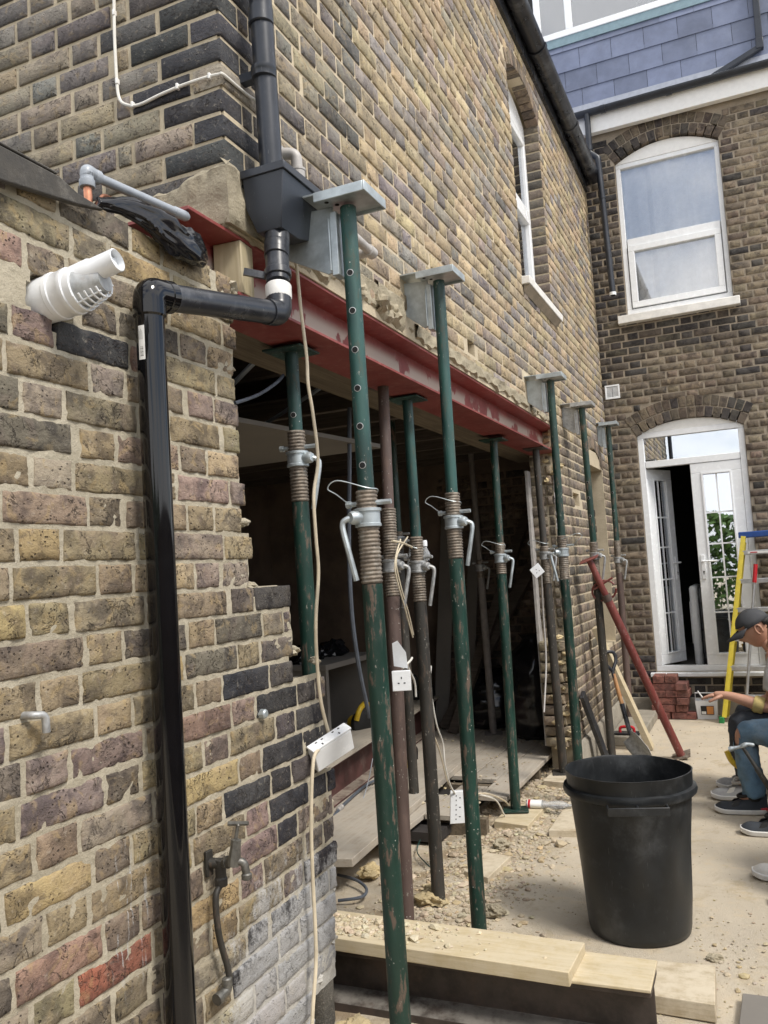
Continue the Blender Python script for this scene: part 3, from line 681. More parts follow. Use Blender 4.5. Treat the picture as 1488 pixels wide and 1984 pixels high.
# cement render and broken courses above the beam
def ragged(mb, y0, y1, ztop, zlo, d, seed, amp=.03, step=.015):
    n = int((y1-y0)/step); q = V((seed*3.7, 0, 0)); vs, fs = [], []; nz = 8
    for i in range(n+1):
        y = y0+(y1-y0)*i/n; lo = zlo+amp*mnoise.noise(V((y*7, seed, 0)))+amp*.5*mnoise.noise(V((y*23, seed, 5)))
        for j in range(nz+1):
            z = lo+(ztop-lo)*j/nz; e = .014*mnoise.noise(V((y*14, z*18, seed)))+.006*mnoise.noise(V((y*45, z*45, seed)))
            vs.append((d+e-(.02 if j in (0,) else 0)-(.018 if j == nz else 0), y, z))
    for i in range(n):
        for j in range(nz): a = i*(nz+1)+j; fs.append((a, a+nz+1, a+nz+2, a+1))
    b = len(vs)
    for i in range(n+1): y, z = vs[i*(nz+1)][1:]; vs.append((-.2, y, z+.01*mnoise.noise(V((y*30, seed, 9)))))
    for i in range(n): fs.append((i*(nz+1), b+i, b+i+1, (i+1)*(nz+1)))
    mb.add(vs, fs)
m = MB(); ragged(m, 2.95, 3.22, 2.66, 2.515, .012, 1); ragged(m, 3.37, 5.30, 2.585, 2.515, .008, 2); ragged(m, 5.42, 6.18, 2.56, 2.51, .004, 3); ragged(m, 2.38, 2.98, 2.645, 2.53, .006, 4, .045)
ragged(m, YE-.012, 2.42, 2.70, 2.50, .006, 5, .015)
m.build('cement_patch', M['cement'], wing)
m = MB()                                    # the same cement round the corner on the end wall
vs2, fs2 = [], []; n = 60
for i in range(n+1):
    u = -.52+.53*i/n; hi = 2.61+.09*(i/n)+.02*mnoise.noise(V((u*9, 1, 1))); lo = 2.50+.01*(i/n)+.012*mnoise.noise(V((u*20, 4, 1)))
    for j in range(9):
        z = lo+(hi-lo)*j/8; vs2.append((u, YE-.012-.012*mnoise.noise(V((u*13, z*15, 7)))-.007*mnoise.noise(V((u*40, z*44, 3)))+(.02 if j == 8 or i == 0 else 0), z))
    vs2.append((u, YE+.2, lo))
for i in range(n):
    for j in range(8): a = i*10+j; fs2.append((a, a+10, a+11, a+1))
    fs2.append((i*10, i*10+9, i*10+19, i*10+10))
m.add(vs2, fs2); m.build('cement_patch', M['cement'], wing)
m = MB(); rb = random.Random(9)
for (y, z, r_, sx) in ((2.62, 2.60, .05, 1), (2.52, 2.60, .05, .9), (2.80, 2.58, .05, .9), (3.02, 2.58, .065, 1), (3.12, 2.57, .06, .8), (3.33, 2.545, .035, 1), (3.48, 2.535, .035, 1.3), (5.45, 2.53, .04, 1), (5.62, 2.53, .04, 1), (2.42, 2.585, .04, 1)):
    MB().rock((-.035, y, z), r_, rb, (.8, 1.3, .75), True).build('broken_brick', M['cement'], wing)
for k in range(8): MB().rock((-.09+.04*(k % 3), OPY1+rb.uniform(-.01, .02), 2.12+.05*k), .026, rb, (1.6, .6, .7), True).build('broken_brick', M['pale_rubble'], wing)
for k in range(14): MB().rock((-.12+.05*(k % 3), 6.02+rb.uniform(-.02, .02), .2+.06*k), .022, rb, (1.9, .9, .7), True).build('broken_brick', M['pale_rubble'], wing)
m = MB(); m.box(-.24, -.222, OPY1-.09, OPY1+.4, .2, 2.2)
for k in range(26): z = .95+k*.048; m.rock((-.045, OPY1-.012+.01*mnoise.noise(V((k*.9, 0, 0))), z), .016, rb, (.7, .6, 1.9))
m.build('plaster_edge', M['ltgrey_pvc'], wing)
m = MB(); m.prism([(.0, 6.02, 0), (.035, 6.02, 0), (.03, 6.02, .2), (.012, 6.02, .225), (0, 6.02, .225)], (0, 2.5, 0)); m.build('plinth', M['concrete'], wing, bevel=.006)
# upper window of the wing
W_ = WIN; m = MB(); xf = -.115
def frame_rect(mb, Mf, a, b, c, d, t, d0, d1):
    for (p, q, r_, s_) in ((a, b, c, c+t), (a, b, d-t, d), (a, a+t, c+t, d-t), (b-t, b, c+t, d-t)):
        mb.prism([Mf(p, r_, d0), Mf(q, r_, d0), Mf(q, s_, d0), Mf(p, s_, d0)], Mf(0, 0, d1)-Mf(0, 0, d0))
def arched_head(mb, Mf, a, b, z0, zs, rise, d0, d1, n=16):
    pts = [Mf(a, z0, d0), Mf(b, z0, d0)]+[Mf(b-(b-a)*i/n, zs+rise*(1-(2*i/n-1)**2), d0) for i in range(n+1)]
    mb.prism(pts, Mf(0, 0, d1)-Mf(0, 0, d0))
frame_rect(m, FL, W_[0]-.02, W_[1]-.001, W_[2], W_[3]-.1, .055, -.115, -.18); arched_head(m, FL, W_[0]-.02, W_[1]-.001, W_[3]-.1, W_[3], .125, -.115, -.18)
m.prism([FL(W_[0], 4.17, -.11), FL(W_[1]-.055, 4.17, -.11), FL(W_[1]-.055, 4.24, -.11), FL(W_[0], 4.24, -.11)], (-.06, 0, 0))
wf_ = m.build('window', M['white_pvc'], wing, bevel=.004)
m = MB(); frame_rect(m, FL, W_[0]+.03, W_[1]-.056, 3.506, 4.169, .05, -.105, -.16); m.build('sash', M['white_pvc'], wf_, bevel=.004)
m = MB(); m.box(-.143, -.138, W_[0]+.03, W_[1]-.057, 3.55, 4.83); m.build('pane', M['glass'], wf_)
m = MB(); m.box(-.30, -.29, W_[0]-.1, W_[1]+.1, 3.4, 5.1); m.build('curtain', M['curtain'], wf_)
m = MB(); m.prism([(-.17, 5.44, 3.38), (.05, 5.44, 3.38), (.055, 5.44, 3.43), (-.17, 5.44, 3.452)], (0, 1.06, 0)); m.build('sill', M['white_dirty'], wing, bevel=.004)
m = MB(); m.prism([(.004, 5.46, 3.33), (.045, 5.46, 3.376), (.004, 5.46, 3.376)], (0, 1.0, 0)); m.build('sill_bed', M['mortar_rear'], wing)
# eaves: soffit, gutter and roof of the wing
m = MB(); m.box(-.2, .02, YE-.05, RY-.01, 5.27, 5.40); m.build('eaves_board', M['black_worn'], wing)
gt = MB(); prof = [(math.cos(PI+PI*k/10)*.065, math.sin(PI+PI*k/10)*.065) for k in range(11)]
def gutter(mb, p0, p1, up, out, r_, th=.004):
    p0, p1, up, out = V(p0), V(p1), V(up), V(out); n = 12; vs, fs = [], []
    for p in (p0, p1):
        for rr in (r_, r_-th):
            for k in range(n+1): a = PI*k/n; vs.append(p+out*(-math.cos(a)*rr)-up*(math.sin(a)*rr))
    N = n+1
    for k in range(n):
        fs.append((k, k+1, 2*N+k+1, 2*N+k)); fs.append((N+k+1, N+k, 3*N+k, 3*N+k+1))
    fs += [(0, 2*N, 3*N, N), (n, N+n, 3*N+n, 2*N+n)]
    for k in range(n): fs += [(k, N+k, N+k+1, k+1), (2*N+k+1, 3*N+k+1, 3*N+k, 2*N+k)]
    mb.add(vs, fs)
gutter(gt, (.085, YE-.1, 5.44), (.085, RY-.02, 5.40), (0, 0, 1), (1, 0, 0), .07)
go = gt.build('gutter', M['black_worn'], wing)
for y in (3.1, 4.6, 6.1, 7.35):
    m = MB(); gutter(m, (.085, y, 5.437-.04*(y-1.9)/6.6), (.085, y+.05, 5.437-.04*(y-1.9)/6.6), (0, 0, 1), (1, 0, 0), .078, .006); m.build('gutter_union', M['black_worn'], go)
m = MB(); m.prism([(.10, YE-.1, 5.46), (-3.5, YE-.1, 7.4), (-3.5, YE-.1, 7.46), (.10, YE-.1, 5.50)], (0, RY-YE+.05, 0)); m.build('roof', M['slate'], wing)
# closed shell behind the walls and over the propped room
shell = thing('kitchen_shell', 'dark gutted room behind the props with bare plaster and exposed ceiling', 'room', (-1.8, 4.5, 0))
m = MB(); m.box(-3.5, -3.4, -.5, 8.5, 0, 2.6); m.box(-3.4, -.23, 7.62, 7.72, 0, 2.6); m.box(-3.4, -.23, -.5, -.4, 0, 2.36); m.build('inner_wall', M['plaster_dark'], shell)
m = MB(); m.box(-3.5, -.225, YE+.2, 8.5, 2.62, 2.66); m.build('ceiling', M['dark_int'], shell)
for k in range(11):
    y = 2.35+.46*k; m = MB(); m.box(-3.38, -.42, y, y+.05, 2.44, 2.619); m.build('joist', M['wood_dark'], shell, bevel=.004)
m = MB(); m.prism([(-.62, 2.6, 2.15), (-.44, 3.93, 2.15), (-1.31, 3.96, 2.15), (-2.6, 3.96, 2.15), (-2.6, 2.6, 2.15)], (0, 0, .02)); m.build('ceiling_board', M['plaster_grey'], shell)
m = MB(); m.box(-3.39, -3.36, 5.2, 6.1, .13, 2.1); m.build('doorway_glow_panel', M['doorway_glow'], shell)
m = MB(); m.box(-3.39, -3.33, 5.05, 5.15, .13, 2.15); m.box(-3.39, -3.33, 6.15, 6.25, .13, 2.15); m.box(-3.39, -3.33, 5.05, 6.25, 2.15, 2.25); m.build('door_lining', M['plaster_grey'], shell)
for k in range(3):
    m = MB(); zz_ = 2.37+.015*k; m.tube(smooth_path([(-.45, 2.2+.6*k, zz_), (-1.2, 2.9+.5*k, 2.33), (-2.0, 3.6+.5*k, 2.42), (-3.2, 4.6+.4*k, 2.4)]), .011, 6); m.build('ceiling_pipe', M['grey_pvc'], shell)
# bricks of the far inner wall that show between the props
wi = Wall(lambda u, z, d: V((u, 7.62-d, z)), 0, G, 0)
for r_ in range(30):
    z = .14+r_*G
    for (a, b) in course(-1.5, -.24, -.3, r_ % 2, rg): wi.put(a+.004, b-.004, z, .066, pick(rg, [(2, (.17, .12, .085)), (1, (.22, .16, .11)), (1, (.11, .085, .065))]), rg.randrange(10**5), .004, 0)
finish_walls([wi], shell, (M['brick_rear'], M['brick_rear_s']), 100)

# ================================================================== REAR HOUSE
rear = thing('terraced_house', 'back of the main brick house with arched window above white french doors', 'house', (1.5, RY, 0))
RWIN, RDOOR = (.30, 1.285, 3.92, 5.50), (.29, 1.27, .37, 2.70)
rg = random.Random(44); wr_ = Wall(RE, 0, .0724, 0)
for r_ in range(0, 82):
    z = .06+r_*.0724; zc = z+.03
    if zc > 5.80: break
    spans = [(.0, 2.6)]
    for h, rise in ((RWIN, .15), (RDOOR, .13)):
        cut = None
        if h[2] < zc < h[3]: cut = (h[0], h[1])
        elif h[3] <= zc:
            top = [u for u in np.linspace(h[0]-.25, h[1]+.25, 90) if h[0]-.01-.0 < u < h[1]+.01 and zc < arc_z(u, h, rise)+.225] if zc < h[3]+.4 else []
            if top: 
                e = .06+.12*min(1, (zc-h[3])/.25); cut = (top[0]-e*.5, top[-1]+e*.5)
        if cut:
            ns = []
            for a, b in spans:
                if cut[1] <= a or cut[0] >= b: ns.append((a, b))
                else:
                    if cut[0]-a > .03: ns.append((a, cut[0]))
                    if b-cut[1] > .03: ns.append((cut[1], b))
            spans = ns
    for sa, sb in spans:
        for (a, b) in course(sa, sb, .06, r_ % 2, rg):
            P = [(4, (.19, .145, .095)), (3, (.15, .115, .08)), (1.5, (.24, .18, .115)), (.8, (.07, .064, .06))]
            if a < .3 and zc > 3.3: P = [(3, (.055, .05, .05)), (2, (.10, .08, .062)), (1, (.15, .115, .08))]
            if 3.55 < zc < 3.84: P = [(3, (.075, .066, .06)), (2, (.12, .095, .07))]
            if a > 1.3: P = [(4, (.26, .20, .125)), (3, (.2, .155, .1)), (.6, (.09, .08, .07))]
            if zc < .5: P = [(3, (.055, .05, .048)), (1, (.1, .08, .065))]
            wr_.put(a+.0015, b-.0015, z-.001+rg.uniform(-.0015, .0015), .0637+rg.uniform(-.0025, .0015), pick(rg, P), rg.randrange(10**5), rg.uniform(-.003, .004), rg.uniform(-.008, .008))
finish_walls([wr_], rear, (M['brick_rear'], M['brick_rear_s']), 300)
pal = [(2, (.13, .1, .07)), (1, (.17, .13, .085)), (1, (.07, .062, .055))]
for h, rise in ((RWIN, .15), (RDOOR, .13)):
    for lay in (0, 1): arch_ring(None, RE, 0, h, rise, 14+lay*2, .09, .1, rear, M['brick_rear'], rg, pal, lay)
m = MB(); R2 = lambda u, z, d: V((u, RY+.006-d, z))
core(m, R2, [-.2, 2.8], [0., 6.0], [(RWIN[0], RWIN[1], RWIN[2], RWIN[3]+.15), (RDOOR[0], RDOOR[1], RDOOR[2]+.03, RDOOR[3]+.13)], 0, -.22)
o = m.build('mortar', M['mortar_rear'], rear, smooth=False)
# window
m = MB(); fr0, fr1 = -.055, -.12
frame_rect(m, RE, RWIN[0]+.002, RWIN[1]-.002, RWIN[2]+.03, 5.499, .045, fr0, fr1)
m.prism([RE(.355, 4.64, fr0), RE(1.23, 4.64, fr0), RE(1.23, 4.715, fr0), RE(.355, 4.715, fr0)], (0, .065, 0))
rwf = m.build('window', M['white_pvc'], rear, bevel=.004)
m = MB(); arched_head(m, RE, RWIN[0]+.002, RWIN[1]-.002, 5.4995, 5.4998, .143, -.05, -.115); m.build('arched_head', M['fascia'], rwf)
m = MB(); frame_rect(m, RE, .356, 1.229, 4.006, 4.639, .06, fr0+.012, fr1); m.build('sash', M['white_pvc'], rwf, bevel=.004)
m = MB(); m.box(.34, 1.24, RY+.085, RY+.09, 4.716, 5.46); m.build('pane', M['glass'], rwf)
m = MB(); m.box(.41, 1.17, RY+.079, RY+.084, 4.066, 4.579); m.build('pane', M['glass'], rwf)
cv = MB(); n = 70; vs, fs = [], []
for i in range(n+1):
    u = -.08+1.6*i/n; d = .02*math.sin(u*38+3*mnoise.noise(V((u*3, 0, 0))))+.012*mnoise.noise(V((u*22, 1, 0)))
    vs += [(u, RY+.135+d, 3.9), (u, RY+.135+d*.7, 5.7)]
for i in range(n): fs.append((i*2, i*2+2, i*2+3, i*2+1))
cv.add(vs, fs); cv.build('curtain', M['curtain'], rwf)
m = MB(); m.prism([(.215, RY-.075, 3.835), (.215, RY+.1, 3.835), (.215, RY+.1, 3.945), (.215, RY-.075, 3.915)], (1.125, 0, 0)); m.build('sill', M['white_dirty'], rear, bevel=.006)
# french doors
m = MB(); frame_rect(m, RE, RDOOR[0]+.002, RDOOR[1]-.002, .40, 2.735, .055, -.03, -.10); m.prism([RE(.35, 2.385, -.03), RE(1.21, 2.385, -.03), RE(1.21, 2.45, -.03), RE(.35, 2.45, -.03)], (0, .07, 0))
dfm = m.build('door_frame', M['white_pvc'], rear, bevel=.004)
m = MB(); arched_head(m, RE, RDOOR[0]+.002, RDOOR[1]-.002, 2.7355, 2.736, .09, -.032, -.1); m.build('arched_head', M['fascia'], dfm)
m = MB(); m.box(.346, 1.214, RY+.06, RY+.066, 2.451, 2.679); m.build('fanlight_pane', M['glass_door'], dfm)
m = MB(); m.prism([(.24, RY-.06, .36), (.24, RY+.1, .36), (.24, RY+.1, .405), (.24, RY-.06, .392)], (1.1, 0, 0)); m.build('door_sill', M['white_pvc'], rear, bevel=.004)
def door_leaf(parent, org, ang, wdt, z0, z1, mirror, bars):
    ca, sa = math.cos(ang), math.sin(ang)
    L = lambda u, z, d: V((org[0]+u*ca+d*sa, org[1]+u*sa-d*ca, z))
    m = MB(); st = .095; frame_rect(m, L, .003, wdt-.003, z0, z1, st, .0, -.055); lf = m.build('door_leaf', M['white_pvc'], parent, bevel=.004)
    m = MB(); frame_rect(m, L, st-.001, wdt-st+.001, z0+st-.001, z1-st+.001, .018, .009, -.0); m.build('glazing_bead', M['white_pvc'], lf, bevel=.003)
    m = MB(); m.prism([L(st, z0+st, -.025), L(wdt-st, z0+st, -.025), L(wdt-st, z1-st, -.025), L(st, z1-st, -.025)], L(0, 0, -.031)-L(0, 0, -.025)); m.build('pane', M['glass_door'], lf)
    m = MB(); uc = wdt/2
    m.prism([L(uc-.007, z0+st, -.018), L(uc+.007, z0+st, -.018), L(uc+.007, z1-st, -.018), L(uc-.007, z1-st, -.018)], L(0, 0, -.024)-L(0, 0, -.018))
    for k in bars: m.prism([L(st, k-.007, -.0175), L(uc-.0071, k-.007, -.0175), L(uc-.0071, k+.007, -.0175), L(st, k+.007, -.0175)], L(0, 0, -.024)-L(0, 0, -.018)).prism([L(uc+.0071, k-.007, -.0175), L(wdt-st, k-.007, -.0175), L(wdt-st, k+.007, -.0175), L(uc+.0071, k+.007, -.0175)], L(0, 0, -.024)-L(0, 0, -.018))
    m.build('glazing_bar', M['white_pvc'], lf)
    hu = .045 if not mirror else wdt-.045; sg = 1 if not mirror else -1
    m = MB(); m.prism([L(hu-.018, 1.27, .012), L(hu+.018, 1.27, .012), L(hu+.018, 1.50, .012), L(hu-.018, 1.50, .012)], L(0, 0, 0)-L(0, 0, .012)); m.tube([L(hu, 1.44, .01), L(hu, 1.44, .055)], .009, 8); m.tube([L(hu-.005*sg, 1.44, .052), L(hu+.13*sg, 1.438, .05)], .009, 8); m.build('handle', M['white_pvc'], lf, bevel=.003)
    m = MB(); m.lathe(L(hu, 1.34, .0121), L(0, 0, 1)-L(0, 0, 0), [(.008, 0), (.008, .001)], 10); m.prism([L(hu-.004, 1.315, .0122), L(hu+.004, 1.315, .0122), L(hu+.004, 1.34, .0122), L(hu-.004, 1.34, .0122)], L(0, 0, .013)-L(0, 0, .012)); m.build('keyhole', M['black_flat'], lf)
    return lf
door_leaf(dfm, (.755, RY+.035), 0, .46, .456, 2.382, False, (.95, 1.28, 1.6, 1.9))
door_leaf(dfm, (.348, RY+.065), math.radians(62), .42, .458, 2.38, True, (.95, 1.28, 1.6, 1.9))
# room behind the doors
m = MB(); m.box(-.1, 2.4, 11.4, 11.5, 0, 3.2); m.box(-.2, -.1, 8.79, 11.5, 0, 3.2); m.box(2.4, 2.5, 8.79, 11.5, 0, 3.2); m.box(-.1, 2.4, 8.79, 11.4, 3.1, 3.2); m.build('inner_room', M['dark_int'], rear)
m = MB(); m.box(-.1, 2.4, 8.785, 11.4, .3, .40); m.build('inner_floor', M['plaster_grey'], rear)
m = MB(); m.box(-.1, 2.4, 9.2, 9.25, 3.6, 6.0); m.box(-.15, -.1, 8.79, 9.2, 3.6, 6.0); m.box(2.4, 2.45, 8.79, 9.2, 3.6, 6.0); m.build('inner_room', M['plaster_grey'], rear)
# fascia, gutter, pipes
m = MB(); m.box(-.08, 2.8, RY-.10, RY-.03, 5.825, 6.02); m.build('fascia_board', M['fascia'], rear, bevel=.004)
m = MB(); m.box(-.08, 2.8, RY-.03, RY+.3, 5.90, 5.93); m.build('soffit', M['fascia'], rear)
gt = MB(); gutter(gt, (-.08, RY-.15, 6.03), (2.8, RY-.15, 6.04), (0, 0, 1), (0, -1, 0), .05); go = gt.build('gutter', M['grey_black'], rear)
for x in (.23, .86): m = MB(); gutter(m, (x, RY-.15, 6.031), (x+.05, RY-.15, 6.031), (0, 0, 1), (0, -1, 0), .056, .005); m.build('gutter_union', M['grey_black'], go)
dp = thing('drainpipe', 'slim black downpipe with an offset bend in the corner left of the arched window', 'pipe', (.1, RY-.06, 4.1))
yp = RY-.15
m = MB(); m.tube([(.095, yp-.01, 6.0), (.095, yp, 5.93), (.095, yp, 5.86), (.09, yp, 5.62), (.092, yp, 5.60), (.145, yp, 5.55), (.165, yp, 5.53), (.167, yp, 5.50), (.2, yp, 4.13)], .03, 12); m.build('pipe', M['grey_black'], dp)
m = MB(); m.lathe((.2, yp, 4.11), (0, 0, 1), [(.033, 0), (.033, .03), (.026, .031)], 14); m.build('pipe_end', M['white_pvc'], dp)
m = MB(); m.lathe((.2, yp, 4.108), (0, 0, 1), [(.027, 0), (.027, .004)], 14); m.build('bore', M['hole'], dp)
m = MB(); m.lathe((.089, yp, 5.62), (0, 0, 1), [(.036, 0), (.036, .05)], 14); m.lathe((.176, yp, 5.1), (0, 0, 1), [(.035, 0), (.035, .03)], 14); m.build('collar', M['grey_black'], dp)
vg = thing('vent_grille', 'small square white plastic air vent on the brick wall beside the inner corner', 'vent', (.1, RY, 3.1))
m = MB(); frame_rect(m, RE, .026, .168, 3.11, 3.25, .016, .012, -.0); m.build('frame', M['white_pvc'], vg, bevel=.002)
for k in range(9):
    for j in (0, 1):
        z = 3.13+.0118*k; m = MB(); x0 = .043+.0565*j; m.prism([(x0, RY-.001, z), (x0, RY-.009, z-.003), (x0, RY-.009, z+.003), (x0, RY-.001, z+.006)], (.052, 0, 0)); m.build('slat', M['white_pvc'], vg)
m = MB(); m.box(.04, .155, RY-.0008, RY-.0002, 3.12, 3.24); m.build('backing', M['hole'], vg)
DY = RY+.36
ZFL = 6.385
m = MB(); m.prism([(-.4, RY-.10, 6.09), (-.4, DY-.014, 6.16), (-.4, DY-.014, ZFL), (-.4, DY-.004, ZFL), (-.4, DY-.004, 6.13), (-.4, RY-.10, 6.07)], (3.2, 0, 0)); m.build('lead_flashing', M['lead'], rear)
# dormer of slates
dm = thing('dormer', 'grey slate hung dormer wall with a white window above the white fascia', 'dormer', (1, RY+.4, 6.1))
DY = RY+.36
m = MB(); m.box(-1.2, 3.2, DY+.012, DY+.1, 6.1, 9.0); m.build('wall', M['black_flat'], dm)
sz_, sw = .232, .335
zs0 = AY(1082.2, 184.3, DY).z; x0s = AY(1097, 178, DY).x
for r_ in range(-2, 3):
    for k in range(-4, 10):
        x = x0s+k*sw+(sw/2 if r_ % 2 else 0); z = zs0+r_*sz_
        if x+sw < -.55 or x > 2.2: continue
        zt = z+sz_+.05
        if r_ == 2: zt = z+.07
        zl = max(z, ZFL)
        if zt-zl < .02: continue
        m = MB(); t1 = .008; m.prism([(x+.002, DY-t1, zl), (x+.002, DY, zl), (x+.002, DY+.011, zt), (x+.002, DY+.004, zt)], (sw-.004, 0, 0)); m.build('slate', M['slate'], dm, smooth=False)
zt = zs0+2*sz_+.07
m = MB(); m.box(-1.2, 3.2, DY-.012, DY+.02, zt-.005, zt+.09); m.build('window_flashing', M['teal_flash'], dm)
wz = zt+.09; lx = AY(1037, 76, DY-.02).x
m = MB(); q = lambda u, z, d: V((u, DY-.02-d, z)); frame_rect(m, q, lx, 2.6, wz, wz+1.2, .07, .0, -.07); m.box(lx+.335, lx+.41, DY-.019, DY+.05, wz+.07, wz+1.13); wdm = m.build('window', M['white_pvc'], dm, bevel=.004)
m = MB(); m.box(lx+.05, 2.55, DY+.004, DY+.009, wz+.05, wz+1.15); m.build('pane', M['glass'], wdm)
dp2 = thing('drainpipe', 'square grey downpipe running down the slates then slanting to the gutter', 'pipe', (1.7, DY-.05, 6.1))
m = MB(); a, b, c_ = AY(1461, -40, DY-.05), AY(1472, 92, DY-.05), AY(1380, 150, DY-.05); m.bar(a, b, .06, .06); m.bar(b, c_, .055, .055); m.bar(lerp(b, a, .12), b+(b-a).normalized()*.02, .07, .07); m.build('pipe', M['grey_black'], dp2, bevel=.006)

# ================================================================== RED STEEL BEAM
bm_ = thing('steel_beam', 'red primed steel beam over the opening under the wall, paint flaking off', 'steel beam', (-.11, YE, 2.32))
m = MB(); pts = [(-.012, 2.322), (-.012, 2.332), (-.108, 2.334), (-.108, 2.488), (-.012, 2.490), (-.012, 2.500), (-.215, 2.500), (-.215, 2.490), (-.118, 2.488), (-.118, 2.334), (-.215, 2.332), (-.215, 2.322)]
m.prism([(x, YE-.17, z) for x, z in pts], (0, OPY1+.33-YE, 0)); m.build('beam', M['red_beam'], bm_, bevel=.0015, angle=30)
pl = MB().box(-.42, -.218, YE+.1, 6.6, 2.33, 2.40).build('wall_plate', M['wood_plate'], None, bevel=.004); tag(pl, 'long brownish timber plate lying beside the red steel beam inside the opening', 'timber')
ps = MB(); c0 = V((-.06, 2.035, 2.333)); ps.obox((-.058, 2.045, 2.411), (V((1, .1, 0)), V((-.1, 1, 0)), V((0, 0, 1))), (.045, .038, .0775)); o = ps.build('timber_packer', M['wood_post'], None, bevel=.003)
tag(o, 'short pale upright timber packed into the end of the red steel beam', 'timber')

# ================================================================== PROPS
def axis_t(B, T, ypx):
    lo, hi = 0., 1.
    for _ in range(40):
        k = (lo+hi)/2
        if PX(lerp(B, T, k))[1] > ypx: lo = k
        else: hi = k
    return lo
PI_HOLE = {}
def prop(label, X, top, base, y_thr0, y_thr1, y_col, mi, mo, head='plate', holes=None, handle=1, wire=1, collar='steel_galv', wdir=None, ztop=None, zbase=0., Xb=None, plate=True, zup=None, grp='steel props under the wall'):
    T = AX(top[0], top[1], X) if ztop is None else AZ(top[0], top[1], ztop)
    B = AX(base[0], base[1], X if Xb is None else Xb) if base and len(base) == 2 else (V((T.x, T.y+.02, zbase)) if not base else V(base))
    if base and len(base) == 2: # follow the tube down to the floor
        B = T+(B-T)*((T.z-zbase)/(T.z-B.z))
        if abs(B.y-T.y) > .12: B.y = T.y+math.copysign(.12, B.y-T.y)
    if zup: T = T+(T-B)*((zup-T.z)/(T.z-B.z))
    t = thing('steel_prop', label, 'steel prop', B, grp)
    d = (T-B).normalized(); L = (T-B).length; a = (CAM-B); a.z = 0; a.normalize(); side = V((-a.y, a.x, 0))       # a: towards the yard, side: to its right
    t0, t1, tc = axis_t(B, T, y_thr0), axis_t(B, T, y_thr1), axis_t(B, T, y_col)
    if plate: m = MB(); m.obox(B+d*.004, (side, d.cross(side), d), (.075, .075, .004)); m.build('base_plate', mo, t, bevel=.002)
    m = MB(); m.lathe(B, d, [(.0302, .008), (.0302, L*t1-.002)], 20); m.build('outer_tube', mo, t)
    n = max(6, int((L*(t0-t1))/.0115)); prof = [(.0296, L*t1)]
    for k in range(n):
        h = L*t1+L*(t0-t1)*k/n; s_ = L*(t0-t1)/n
        prof += [(.0293, h+s_*.05), (.0322, h+s_*.3), (.0322, h+s_*.55), (.0293, h+s_*.85)]
    prof.append((.026, L*t0))
    m = MB(); m.lathe(B, d, prof, 18); m.build('thread', M['rusty'], t, angle=70)
    m = MB(); m.lathe(B, d, [(.0242, L*t0-.05), (.0242, L-.008)], 18); m.build('inner_tube', mi, t)
    ax = (a*.8+side*-.6).normalized()
    if holes:
        hm = None
        for yp in holes:
            c = lerp(B, T, axis_t(B, T, yp)); hd = (a*.97-side*.25).normalized(); hd = (hd-d*hd.dot(d)).normalized()
            if hm is None:
                m = MB(); m.lathe(c+hd*.0195, hd, [(.0085, 0), (.0085, .0052)], 14); hm = m.build('pin_hole', M['hole'], t); c0_ = c
                m = MB(); m.lathe(c+hd*.019, hd, [(.0105, 0), (.0105, .0051), (.0086, .0056), (.0086, 0)], 14, cap=False); rm_ = m.build('hole_rim', M['steel_dull'], t)
            else:
                for src in (hm, rm_): q = copy_mesh(src, t); q.location = c-c0_
    # collar nut with its swinging handle and pin
    c = lerp(B, T, tc); mc = M[collar]
    m = MB(); m.lathe(c-d*.028, d, [(.033, 0), (.039, .002), (.039, .010), (.0365, .012), (.0365, .044), (.041, .046), (.041, .054), (.033, .056)], 20)
    lug = c+(a*.6+side*handle*.8).normalized()*.038; ld = (a*.6+side*handle*.8).normalized(); m.lathe(lug-ld*.012, ld, [(.017, 0), (.02, .006), (.02, .03), (.015, .038)], 12); m.build('collar', mc, t, angle=40)
    m = MB(); h0 = lug+ld*.012; m.tube(smooth_path([h0-side*handle*.0, h0+side*handle*.022+d*-.004, h0+side*handle*.034-d*.022, h0+side*handle*.022-d*.09-a*-.005, h0+side*handle*.004-d*.18], 5), .0085, 8); m.build('collar_handle', mc, t)
    pdir = (side*.9+a*.35).normalized(); m = MB(); pc = c+d*.042; m.tube([pc-pdir*.055, pc+pdir*.075], .0075, 8); m.lathe(pc-pdir*.064, pdir, [(.011, 0), (.011, .014)], 8); m.build('pin', mc, t)
    if wire:
        wd_ = -handle if wdir is None else wdir; w0 = pc+pdir*(.07 if wd_ > 0 else -.055); m = MB(); m.tube(smooth_path([w0, w0+side*wd_*.035+d*.03+a*.02, w0+side*wd_*.06+d*.05+a*.02, w0+side*wd_*.03+d*.07+a*.03, c+d*.085+a*.031, c+d*.08-side*wd_*.034, c+d*.06-side*wd_*.02-a*.02], 6), .0018, 5); m.build('pin_wire', M['steel_galv'], t)
    if head == 'plate':
        m = MB(); m.obox(T-d*.004, (V((1, 0, 0)), V((0, 1, 0)), d), (.075, .075, .004)); m.build('top_plate', mi, t, bevel=.002)
    else:
        m = MB(); m.lathe(T-d*.012, d, [(.024, 0), (.024, .012)], 16); m.build('top_socket', mi, t)
    return t, B, T
